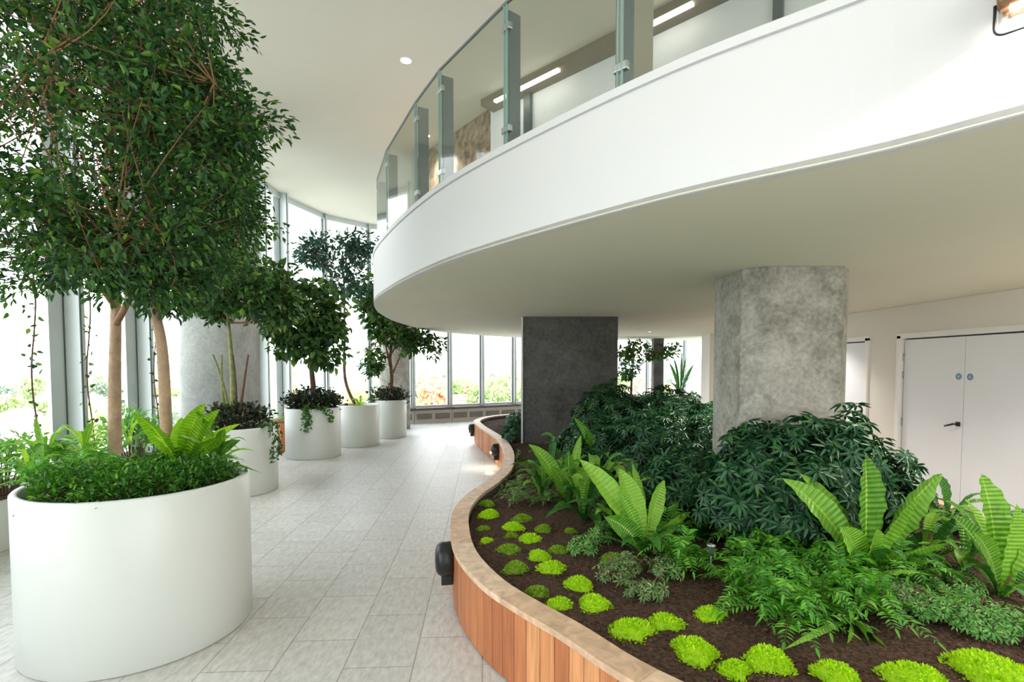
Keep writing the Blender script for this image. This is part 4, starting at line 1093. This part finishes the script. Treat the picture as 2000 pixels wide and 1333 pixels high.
for (px, py, n_, L_, w_, mt, mt2, lab) in (
   (1075, 945, 14, 0.62, 0.12, 'frond', 'frond_d', 'fern between the slanting frond and the dark pillar'),
   (1165, 975, 15, 0.66, 0.12, 'frond', 'frond', 'bright fern behind the curved fronds, under the dark shrubs'),
   (1140, 1015, 14, 0.55, 0.11, 'frond', 'frond_d', 'fern at the edge of the bare soil left of the curved fronds'),
   (1320, 1015, 14, 0.58, 0.10, 'frond_d', 'frond', 'fern between the curved fronds and the broad pointed fronds'),
   (1265, 985, 13, 0.6, 0.10, 'frond_d', 'frond', 'dark fern directly behind the curved fronds'),
   (1440, 1050, 10, 0.40, 0.08, 'frond_d', 'frond', 'low fern behind the garden spike light'),
   (1590, 1075, 10, 0.45, 0.08, 'frond_d', 'frond', 'low dark fern at the left foot of the tallest upright frond'),
   (1760, 1060, 11, 0.50, 0.09, 'frond', 'frond_d', 'fern behind the tallest upright frond on its right'),
   (1885, 1110, 11, 0.45, 0.08, 'frond_d', 'frond', 'low fern left of the right edge fern'),
   (1200, 1040, 13, 0.5, 0.09, 'frond_d', 'frond', 'low dark fern in front of the curved fronds on the left'),
   (1100, 910, 13, 0.62, 0.10, 'frond', 'frond_d', 'bright fern touching the foot of the dark slab pillar'),
   (1310, 955, 13, 0.6, 0.10, 'frond_d', 'frond', 'dark fern between the low umbrella shrub and the curved fronds'),
   (1060, 975, 12, 0.45, 0.09, 'frond', 'frond_d', 'low bright fern beside the grey striped fern'),
   (1225, 1000, 13, 0.62, 0.11, 'frond', 'frond_d', 'bright fern filling the gap behind the curved fronds'),
   (1380, 980, 12, 0.5, 0.10, 'frond_d', 'frond', 'dark fern behind the broad pointed fronds'),
   (1920, 1060, 11, 0.5, 0.09, 'frond_d', 'frond', 'dark fern behind the right edge fern')):
    nest_fern(lab, SB(px, py), [], n_, L_, w_, M[mt], 330 + px, mats2=M[mt2], rise=0.95)
small = [
 (1300, 1060, 'small green fern at the foot of the broad pointed fronds'), (1480, 1070, 'small green fern at the back left of the thicket'), (1760, 1150, 'small green fern right of the tall upright frond foot'),
 (1440, 1070, 'small green fern behind the garden spike light'), (1335, 1118, 'small green fern left of the garden spike light'), (1470, 1128, 'small green fern just right of the garden spike light'),
 (1505, 1110, 'small green fern in the thicket, left of the tall upright frond'), (1530, 1165, 'small green fern in the middle of the front thicket'), (1470, 1185, 'small green fern at the front left of the thicket'),
 (1590, 1200, 'small green fern at the front of the thicket below the tall frond'), (1640, 1160, 'small green fern at the foot of the tall upright frond'), (1575, 1130, 'small green fern at the back of the thicket below the tall frond'),
 (1545, 1225, 'lowest small green fern in the front of the thicket'), (1700, 1200, 'small green fern at the right end of the front thicket')]
for k, (px, py, lab) in enumerate(small):
    pinnate(lab, SB(px, py), 26, 0.36, 0.062, M['l_fern'], 400 + k, rise=0.95, wratio=0.24, group='small green ferns in the front thicket')
nest_fern('serrated drooping fern at the front edge of the thicket near the lime mounds', SB(1665, 1215), [(W3(1655, 1258, 2.42), 0.045), (W3(1700, 1262, 2.42), 0.05), (W3(1735, 1268, 2.4), 0.045), (W3(1530, 1270, 2.35), 0.03)], 9, 0.22, 0.035, M['frond'], 320)
pale = [(1140, 1085, 'pale bushy plant behind the lime mounds, left half'), (1175, 1060, 'pale bushy plant next to the curved fern'), (1205, 1140, 'small pale plant on bare soil left of the grey-green one'), (1262, 1172, 'grey-green pale plant at the foot of the thicket'), (1230, 1120, 'pale plant below the curved fern'), (1300, 1130, 'pale leggy plant between thicket and curved fern')]
for k, (px, py, lab) in enumerate(pale):
    bush('pale_plant', lab, 'small plant', SB(px, py), (0.10, 0.10), 0.13, 46, 0.034, 0.011, M['l_pale'] if k > 1 else M['l_feather'], 430 + k, 'palm', skirt=0.3)
feat = [(1770, 1195, 'feathery plant with yellowing sprigs right of the front thicket'), (1835, 1215, 'feathery green plant above the large right lime mound'), (1900, 1235, 'feathery green plant at the lower right, between fern and lime mound'), (1965, 1250, 'feathery green plant nearest the right edge of the picture'), (1870, 1175, 'feathery green plant at the foot of the right edge fern'), (1730, 1180, 'feathery pale plant behind the yellowing sprigs')]
for k, (px, py, lab) in enumerate(feat):
    bush('feathery_plant', lab, 'small plant', SB(px, py), (0.15, 0.13), 0.15, 120, 0.030, 0.010, M['l_feather'] if k else M['l_pale'], 450 + k, 'palm', skirt=0.3)
stripy = [(1012, 958, 'pale striped fern nearest the timber rim at the left of the bed'), (1035, 925, 'pale striped fern below the slanting frond'), (1010, 985, 'pale striped fern just above the small lime mounds'), (1065, 985, 'grey striped fern at the edge of the bare soil')]
for k, (px, py, lab) in enumerate(stripy):
    pinnate(lab, SB(px, py), 12, 0.26, 0.05, M['l_pale'], 470 + k, rise=0.7, wratio=0.22)
for k, (px, d, lab) in enumerate(((975, 10.3, 'low dark plant in the bend of the bed behind the far wall light'), (980, 9.0, 'low dark plant between timber rim and dark pillar'), (985, 12.0, 'low dark plant at the far end of the bed near the windows'))):
    bush('low_dark_plant', lab, 'shrub', (atd(px, 800, d).x + (0.25 if k != 1 else 0.19), d, S), (0.16, 0.28), 0.22, 60, 0.08, 0.03, M['l_dark'], 480 + k, 'palm')
bush('low_dark_plant', 'spreading dark plant at the far end of the bed', 'shrub', (0.35, 11.9, S), (0.6, 0.6), 0.22, 120, 0.08, 0.03, M['l_dark'], 484, 'palm')
trailing('pale creeping plant along the inner timber rim left of the ferns', (at(1000, 930, SOIL).x, at(1000, 930, SOIL).y, S), [[SB(1000, 930), (SB(985, 945)[0], SB(985, 945)[1], S + 0.06), SB(975, 965)], [SB(1000, 930), (SB(1010, 900)[0], SB(1010, 900)[1], S + 0.06), SB(1012, 880)]], M['l_pale'], 0.035, 490)

mounds = [
 (951, 979, 30, 1, 'dull small sedum mound nearest the inner bend, farthest up the rim'), (955, 1000, 40, 0, 'green sedum mound by the rim, below the farthest one'), (1019, 1008, 36, 1, 'flat dull sedum patch under the grey striped fern'),
 (1002, 1024, 38, 0, 'green sedum mound left of centre among the small far ones'), (943, 1028, 26, 1, 'tiny dull sedum touching the rim in the bend'), (1061, 1027, 32, 1, 'dull sedum mound beside the grey striped fern'),
 (999, 1040, 22, 1, 'tiniest sedum tuft, directly in front of a green mound'), (1035, 1047, 42, 0, 'oval sedum mound in the middle of the far cluster'), (950, 1052, 30, 0, 'small sedum mound by the rim across from the round wall light'),
 (994, 1069, 45, 1, 'olive sedum mound behind the larger olive one'), (1052, 1080, 44, 0, 'round lime sedum mound left of a pair, behind the bright one'), (1007, 1103, 48, 1, 'larger olive sedum mound near the rim'),
 (1077, 1103, 50, 0, 'bright lime sedum mound in front of its pair'), (1092, 1070, 40, 1, 'sedum mound merging with the pale bushy plant'), (1131, 1135, 56, 0, 'bright lime sedum mound alone on bare soil in mid bed'),
 (1050, 1150, 44, 1, 'sedum mound half hidden behind the timber rim'), (1092, 1176, 56, 0, 'lime sedum mound pressed against the timber rim'), (1162, 1174, 66, 0, 'oval lime sedum mound right of the one at the rim'),
 (1199, 1087, 46, 1, 'dull sedum mound under the curved nest fern'), (1235, 1225, 82, 0, 'large lime sedum mound in front of the grey-green pale plant'), (1300, 1208, 60, 0, 'flat lime sedum mound right of the large one'),
 (1358, 1266, 90, 0, 'slanting lime sedum mound by the timber rim near the front'), (1500, 1284, 94, 0, 'wide lime sedum mound joined to a smaller one at the front'), (1435, 1301, 62, 0, 'smaller lime sedum mound joined to the wide one at the front'),
 (1387, 1195, 62, 0, 'lime sedum mound tucked against the left end of the thicket'), (1636, 1312, 86, 0, 'lime sedum mound at the bottom edge, left of the two biggest'), (1787, 1318, 104, 0, 'lime sedum mound at the bottom edge, between two others'),
 (1935, 1308, 135, 0, 'biggest lime sedum mound, in the bottom right corner'), (1114, 1032, 24, 1, 'tiny dull sedum tuft beneath the nest fern shade')]
for k, (px, py, wpx, dull, lab) in enumerate(mounds): mound(lab, px, py, wpx, dull, 500 + k)

# garden spike light
gp = at(1388, 1135, SOIL); sl = tag(empty('spike_light', (gp.x, gp.y, S)), 'small grey garden spike light standing among the ferns', 'garden light')
m = MB(); m.tube([(0, 0, 0), (0, 0, 0.18)], 0.004, 8); m.build('spike', M['steel'], sl)
m = MB(); m.lathe([(0.0, 0.0), (0.012, 0.0), (0.022, 0.02), (0.024, 0.055), (0.028, 0.06), (0.028, 0.066), (0.0, 0.075)], (0, 0, 0.17), 20); m.build('lamp_head', M['steel'], sl)

# bulkhead lights on the timber side
def bulkhead(label, px, py, z, r, lit=False, adv=0.0):
    p = at(px, py, z).to_2d(); k = min(range(len(BED)), key=lambda i: (BED[i] - p).length)
    t = (BED[(k + 1) % len(BED)] - BED[k - 1]).normalized(); out = Vector((-t.y, t.x)); q = BED[k]
    root = tag(empty('bulkhead_light', (q.x, q.y, z), math.atan2(out.y, out.x)), label, 'wall light')
    m = MB(); m.lathe([(0, 0), (r * 0.92, 0), (r, 0.015), (r, 0.075), (r * 0.95, 0.095), (r * 0.84, 0.115), (r * 0.55, 0.130), (0, 0.134)], n=40, sm=True)
    for i, (x, y, zz) in enumerate(m.v): m.v[i] = (zz, x, y)
    m.build('housing', M['black'], root)
    m = MB(); m.box((0.045, 0, -r - 0.015), (0.085, 0.09, 0.09)); m.build('cable_box', M['black'], root, bevel=0.006)
    if lit:
        m = MB(); m.box((0.138, 0, -r * 0.4), (0.006, 0.10, 0.02)); m.build('diffuser', M['lamp'], root)
        l = bpy.data.lights.new('bulkhead_glow', 'SPOT'); l.energy = 2.5; l.color = (1, 0.85, 0.65); l.spot_size = 2.4; l.shadow_soft_size = 0.03
        lo = bpy.data.objects.new('bulkhead_glow', l); COL.objects.link(lo); lo.location = (q.x + out.x * 0.16, q.y + out.y * 0.16, z - 0.05)
bulkhead('large black round bulkhead light on the near bulge of the timber bed', 884, 1095, 0.31, 0.125)
bulkhead('black bulkhead light glowing in the hollow of the timber bed', 976, 880, 0.30, 0.11, True)
bulkhead('farthest small black bulkhead light on the timber bed', 930, 838, 0.30, 0.11, True)

# wall light on the mezzanine front, top right
def fascia_light():
    p = Vector((1.66, 1.66)); k = min(range(len(SLAB)), key=lambda i: (SLAB[i] - p).length)
    t = (SLAB[k + 1] - SLAB[k - 1]).normalized(); out = Vector((-t.y, t.x)); q = SLAB[k]
    root = tag(empty('wall_light', (q.x, q.y, 2.90), math.atan2(out.y, out.x)), 'bronze wall light with clear lens, top right on the white balcony front', 'wall light')
    m = MB(); m.box((0.02, 0, 0.06), (0.04, 0.12, 0.16)); m.build('back_plate', M['bronze'], root, bevel=0.012)
    m = MB(); m.tube([(0.05, -0.07, 0.02), (0.05, 0.07, 0.02)], 0.035, 20); m.box((0.05, 0, 0.07), (0.075, 0.15, 0.09)); m.build('lamp_body', M['bronze'], root, bevel=0.01)
    # rounded dark bail around the lens
    pts = [(0.055, -0.075, 0.01)] + [(0.055, -0.05 - 0.025 * math.cos(a), -0.062 - 0.028 * math.sin(a)) for a in [0, .4, .8, 1.2, 1.57]] + [(0.055, 0.05 + 0.025 * math.sin(a), -0.062 - 0.028 * math.cos(a)) for a in [0, .4, .8, 1.2, 1.57]] + [(0.055, 0.075, 0.01)]
    m = MB(); m.tube(pts, 0.0045, 8); m.build('bail', M['black'], root)
    m = MB(); m.box((0.055, 0, -0.035), (0.05, 0.13, 0.085)); m.build('lens', M['glass'], root, bevel=0.02)
    m = MB(); m.box((0.055, 0, -0.018), (0.03, 0.08, 0.006)); m.build('bulb', M['lamp'], root)
    l = bpy.data.lights.new('wall_light_beam', 'SPOT'); l.energy = 3.2; l.color = (1, 0.93, 0.84); l.spot_size = math.radians(150); l.spot_blend = 0.12; l.shadow_soft_size = 0.02
    lo = bpy.data.objects.new('wall_light_beam', l); COL.objects.link(lo)
    lo.location = (q.x + out.x * 0.075, q.y + out.y * 0.075, 2.855)
fascia_light()

# downlights
def downlight(label, px, py, z, e, r=0.045):
    p = at(px, py, z); downlight_at(label, p.x, p.y, z, e, r)
def downlight_at(label, x, y, z, e, r=0.045):
    p = Vector((x, y, z)); root = tag(empty('downlight', (p.x, p.y, z)), label, 'ceiling light')
    m = MB(); m.lathe([(r, 0.0), (r + 0.018, 0.0), (r + 0.018, -0.006), (r, -0.008), (r * 0.9, 0.004), (r, 0.0)], n=28); m.build('trim_ring', M['fascia'], root)
    m = MB(); m.lathe([(0.0, -0.003), (r * 0.92, -0.003)], n=28); m.build('lens', M['lamp'], root)
    l = bpy.data.lights.new('downlight_beam', 'SPOT'); l.energy = e; l.color = (1, 0.94, 0.86); l.spot_size = math.radians(120); l.spot_blend = 0.6; l.shadow_soft_size = r
    lo = bpy.data.objects.new('downlight_beam', l); COL.objects.link(lo); lo.location = (p.x, p.y, z - 0.03)
downlight('bright round downlight in the high ceiling left of the balustrade', 793, 118, Z_CEIL, 70, 0.07)
downlight('round downlight in the high ceiling seen through the balustrade glass', 832, 265, Z_CEIL, 90, 0.07)
downlight('small round downlight in the soffit left of the mottled pillar', 1427, 576, Z_SLAB0, 50)
downlight('small distant downlight in the soffit beyond the mottled pillar', 1443, 630, Z_SLAB0, 50)
downlight('tiny downlight in the soffit right above the far windows', 1268, 648, Z_SLAB0, 20)

for (x_, y_, lab_) in ((4.6, 4.0, 'added fill downlight in the soffit over the double door'), (4.5, 2.0, 'added fill downlight in the soffit near the right end of the bed'), (3.3, 2.9, 'added fill downlight in the soffit over the right edge ferns'),
                       (3.45, 6.3, 'added fill downlight in the soffit behind the mottled pillar'), (4.65, 8.7, 'added fill downlight in the soffit by the single door')):
    downlight_at(lab_, x_, y_, Z_SLAB0, 45)  # extra fill lamps out of view, added to brighten bed and doors

# ------------------------------------------------------------------ far end plants and seats
far_c = (4.55, 15.6)
planter('small distant round planter at the thin pillar by the far windows', 3.7, 15.9, 0.4, 0.8)
tree('fiddle_leaf_tree', 'distant tree spreading around the thin pillar at the far windows', 'tree', (3.7, 15.9, 0.73),
     [(3.7, 15.9, 0.73), (3.72, 15.9, 1.3), (3.75, 15.9, 1.7), (3.8, 15.8, 2.1)], 0.04, [((4.0, 15.6, 2.18), (1.1, 0.5, 0.22), 3), ((3.5, 15.7, 1.75), (0.3, 0.4, 0.5), 1)], 60, 12, 0.16, 0.085, M['l_far'], seed=601, clr=0.16, limbs=6, tmat=M['darkstem'])
planter('distant round planter left of the end wall by the far windows', 5.12, 15.6, 0.34, 0.8)
nest_fern('distant palm-like plant at the far windows beside the end wall', (5.12, 15.6, 0.74), [((4.75, 15.5, 1.8), 0.09), ((5.5, 15.5, 1.75), 0.09), ((5.1, 15.4, 2.1), 0.07), ((4.9, 15.6, 2.0), 0.07), ((5.3, 15.6, 2.0), 0.07)], 8, 0.9, 0.07, M['frond_d'], 602, rise=1.1)

# ------------------------------------------------------------------ city outside
GZ = -22.0
M['land'] = plain('city_ground', (0.50, 0.52, 0.46), 0.95, var=0.3, scale=0.02, spec=0.1)  # ground and house colours paled in place of haze
M['hill'] = plain('distant_hills', (0.34, 0.40, 0.46), 0.95, var=0.15, scale=0.003, spec=0.1)  # haze of distance put into the bluish colour
M['road'] = plain('road_surface', (0.40, 0.40, 0.42), 0.9)
M['render_w'] = plain('house_render', (0.62, 0.58, 0.54), 0.9, var=0.05)
M['brickh'] = plain('house_brick', (0.66, 0.50, 0.45), 0.9, var=0.15, scale=2)
M['roof_r'] = plain('roof_tile_red', (0.58, 0.38, 0.34), 0.9, var=0.15, scale=2)
M['roof_g'] = plain('roof_grey', (0.35, 0.36, 0.40), 0.9, var=0.1, scale=2)
M['winh'] = plain('house_window', (0.30, 0.33, 0.37), 0.3)
m = MB(); m.add([(-1500, -200, GZ), (1500, -200, GZ), (1500, 3000, GZ), (-1500, 3000, GZ)], [(0, 1, 2, 3)])
struct(m.build('city_ground', M['land'], recalc=False), 'green land far below the windows, paled for haze', 'ground')
m = MB(); V = []; n = 80
for i in range(n + 1):
    a = math.radians(-75 + 150 * i / n); rr = 2600
    hgt = 16 + 14 * noise.noise((i * 0.13, 0, 0)) + 6 * noise.noise((i * 0.5, 1, 0))
    for q, z in ((rr - 500, GZ - 1), (rr - 150, hgt * 0.8 + GZ * 0.2), (rr, hgt), (rr + 200, GZ - 1)): V.append((math.sin(a) * q, math.cos(a) * q, z))
m.add(V, [(i * 4 + j, i * 4 + j + 1, (i + 1) * 4 + j + 1, (i + 1) * 4 + j) for i in range(n) for j in range(3)], 0, True)
struct(m.build('distant_hills', M['hill']), 'hills along the horizon outside the windows, tinted blue for haze', 'hills')
def house_mesh(w_, d_, h_, gable, wm, rm):
    m = MB(); m.box((0, 0, h_ / 2), (w_, d_, h_), 0, 0)
    if gable:
        rh = d_ * 0.32; e = 0.4
        m.add([(-w_/2-e, -d_/2-e, h_-.1), (w_/2+e, -d_/2-e, h_-.1), (w_/2+e, d_/2+e, h_-.1), (-w_/2-e, d_/2+e, h_-.1), (-w_/2-e, 0, h_+rh), (w_/2+e, 0, h_+rh)], [(0, 1, 5, 4), (2, 3, 4, 5), (1, 2, 5), (3, 0, 4), (0, 3, 2, 1)], 1)
        m.box((w_ * 0.3, 0, h_ + rh * 0.9), (0.9, 0.7, 1.6), 0, 0)
    else:
        m.box((0, 0, h_ + 0.3), (w_ + 0.3, d_ + 0.3, 0.6), 0, 1)
    nf = max(1, int(h_ / 3)); nw = max(2, int(w_ / 2.6)); nd = max(2, int(d_ / 2.6))
    for f in range(nf):
        for k in range(nw):
            for s in (-1, 1): m.box((-w_/2 + (k + 0.5) * w_/nw, s * (d_/2 + 0.02), 1.6 + f * 3), (1.2, 0.06, 1.3), 0, 2)
        for k in range(nd):
            for s in (-1, 1): m.box((s * (w_/2 + 0.02), -d_/2 + (k + 0.5) * d_/nd, 1.6 + f * 3), (0.06, 1.2, 1.3), 0, 2)
    o = m.build('house', [wm, rm, M['winh']]); me = o.data; bpy.data.objects.remove(o); return me
HM = [(house_mesh(11, 8, 6.2, True, M['render_w'], M['roof_r']), 'white house with red pitched roof in the city below'), (house_mesh(13, 8, 6.2, True, M['brickh'], M['roof_r']), 'brick house with red pitched roof in the city below'),
      (house_mesh(12, 9, 6.5, True, M['render_w'], M['roof_g']), 'white house with grey pitched roof in the city below'), (house_mesh(20, 12, 12.5, False, M['render_w'], M['roof_g']), 'pale flat-roofed block in the city below'), (house_mesh(16, 14, 16, False, M['brickh'], M['roof_g']), 'brick flat-roofed block in the city below')]
def crown_mesh(r, seed, mat):
    g = np.random.default_rng(seed); a = Arr()
    a.tube([Vector((0, 0, 0)), Vector((0, 0, r * 1.0))], [r * 0.09, r * 0.07], 6)
    n = 420; d = rnd_dirs(g, n); d[:, 2] = d[:, 2] * 0.85
    bl = rnd_dirs(g, 9) * 0.35
    P = (d * 0.72 + bl[g.integers(0, 9, n)]) * r * g.uniform(0.7, 1.05, (n, 1)) + np.array([0, 0, r * 1.35])
    L = r * g.uniform(0.25, 0.42, n)
    a.leaves(P, rnd_dirs(g, n) + d * 0.2, d + rnd_dirs(g, n) * 0.5, L, L * 0.8)
    me = fast('city_tree', np.concatenate(a.V), np.concatenate(a.Q)); me.materials.append(mat); return me
M['ct_g'] = leafmat('city_leaf_green', (0.36, 0.46, 0.22), (0.55, 0.66, 0.34), trans=0.2)  # city leaf colours paled in place of haze
M['ct_o'] = leafmat('city_leaf_orange', (0.74, 0.46, 0.30), (0.88, 0.64, 0.42), trans=0.2)
M['ct_y'] = leafmat('city_leaf_yellow', (0.66, 0.66, 0.34), (0.80, 0.78, 0.44), trans=0.2)
M['ct_d'] = leafmat('city_leaf_dark', (0.28, 0.36, 0.27), (0.38, 0.46, 0.34), trans=0.2)
TM = [(crown_mesh(5, 1, M['ct_g']), 'bright green tree in the city below the windows'), (crown_mesh(5, 2, M['ct_o']), 'orange autumn tree in the city below the windows'), (crown_mesh(5, 3, M['ct_y']), 'yellow-green tree in the city below the windows'), (crown_mesh(5, 4, M['ct_d']), 'dark green tree in the city below the windows')]
rr = random.Random(77); placed = []
def free(x, y, r):
    for (a, b, c) in placed:
        if (a - x) ** 2 + (b - y) ** 2 < (c + r) ** 2: return False
    placed.append((x, y, r)); return True
def put(me, lab, cat, grp, x, y, s, rz, name):
    where = 'outside the left windows' if x / y < -0.40 else ('past the white planters' if x / y < -0.21 else ('under the mezzanine' if x / y < 0.1 else 'beyond the gap between the pillars'))
    lab = (('near ' if y < 200 else 'distant ' if y < 400 else 'very distant ') + lab).replace('in the city below the windows', where).replace('in the city below', where)
    o = bpy.data.objects.new(name, me); COL.objects.link(o); o.location = (x, y, GZ); o.scale = (s, s, s); o.rotation_euler.z = rz
    tag(o, lab, cat, grp)
def view_dir(g):
    return g.choice([g.uniform(-1.02, -0.42), g.uniform(-0.5, -0.42), g.uniform(-0.34, 0.02), g.uniform(-0.2, 0.02), g.uniform(0.2, 0.38)])
# the autumn grove seen under the mezzanine
for k in range(26):
    r_ = rr.uniform(-0.20, 0.01); d = rr.uniform(215, 330); s = rr.uniform(1.0, 1.6)
    if free(r_ * d, d, 4.9 * s):
        i = 1 if r_ < -0.12 else (rr.choice([0, 0, 2, 1]) if r_ < -0.06 else rr.choice([0, 3, 0]))
        if d > 290: i = 1
        put(TM[i][0], TM[i][1], 'tree', 'trees in the city below', r_ * d, d, s, rr.uniform(0, 6), 'city_tree')
nh = 0; tries = 0
while nh < 120 and tries < 3000:
    tries += 1; r_ = view_dir(rr); d = 130 * math.exp(rr.uniform(0, 1.9))
    i = rr.choice([0, 0, 1, 1, 2, 2, 3, 4]) if d > 220 else rr.choice([0, 1, 2])
    if not free(r_ * d, d, 11 if i < 3 else 15): continue
    put(HM[i][0], HM[i][1], 'building', 'houses in the city below', r_ * d, d, 1.0, rr.uniform(-0.5, 0.5) + rr.choice([0, 1.57]), 'city_house'); nh += 1
nt2 = 0; tries = 0
while nt2 < 170 and tries < 4000:
    tries += 1; r_ = view_dir(rr); d = 95 * math.exp(rr.uniform(0, 1.9)); s = rr.uniform(0.7, 1.4)
    if not free(r_ * d, d, 5.3 * s): continue
    i = rr.choice([0, 0, 2, 3, 3, 1]); put(TM[i][0], TM[i][1], 'tree', 'trees in the city below', r_ * d, d, s, rr.uniform(0, 6), 'city_tree'); nt2 += 1
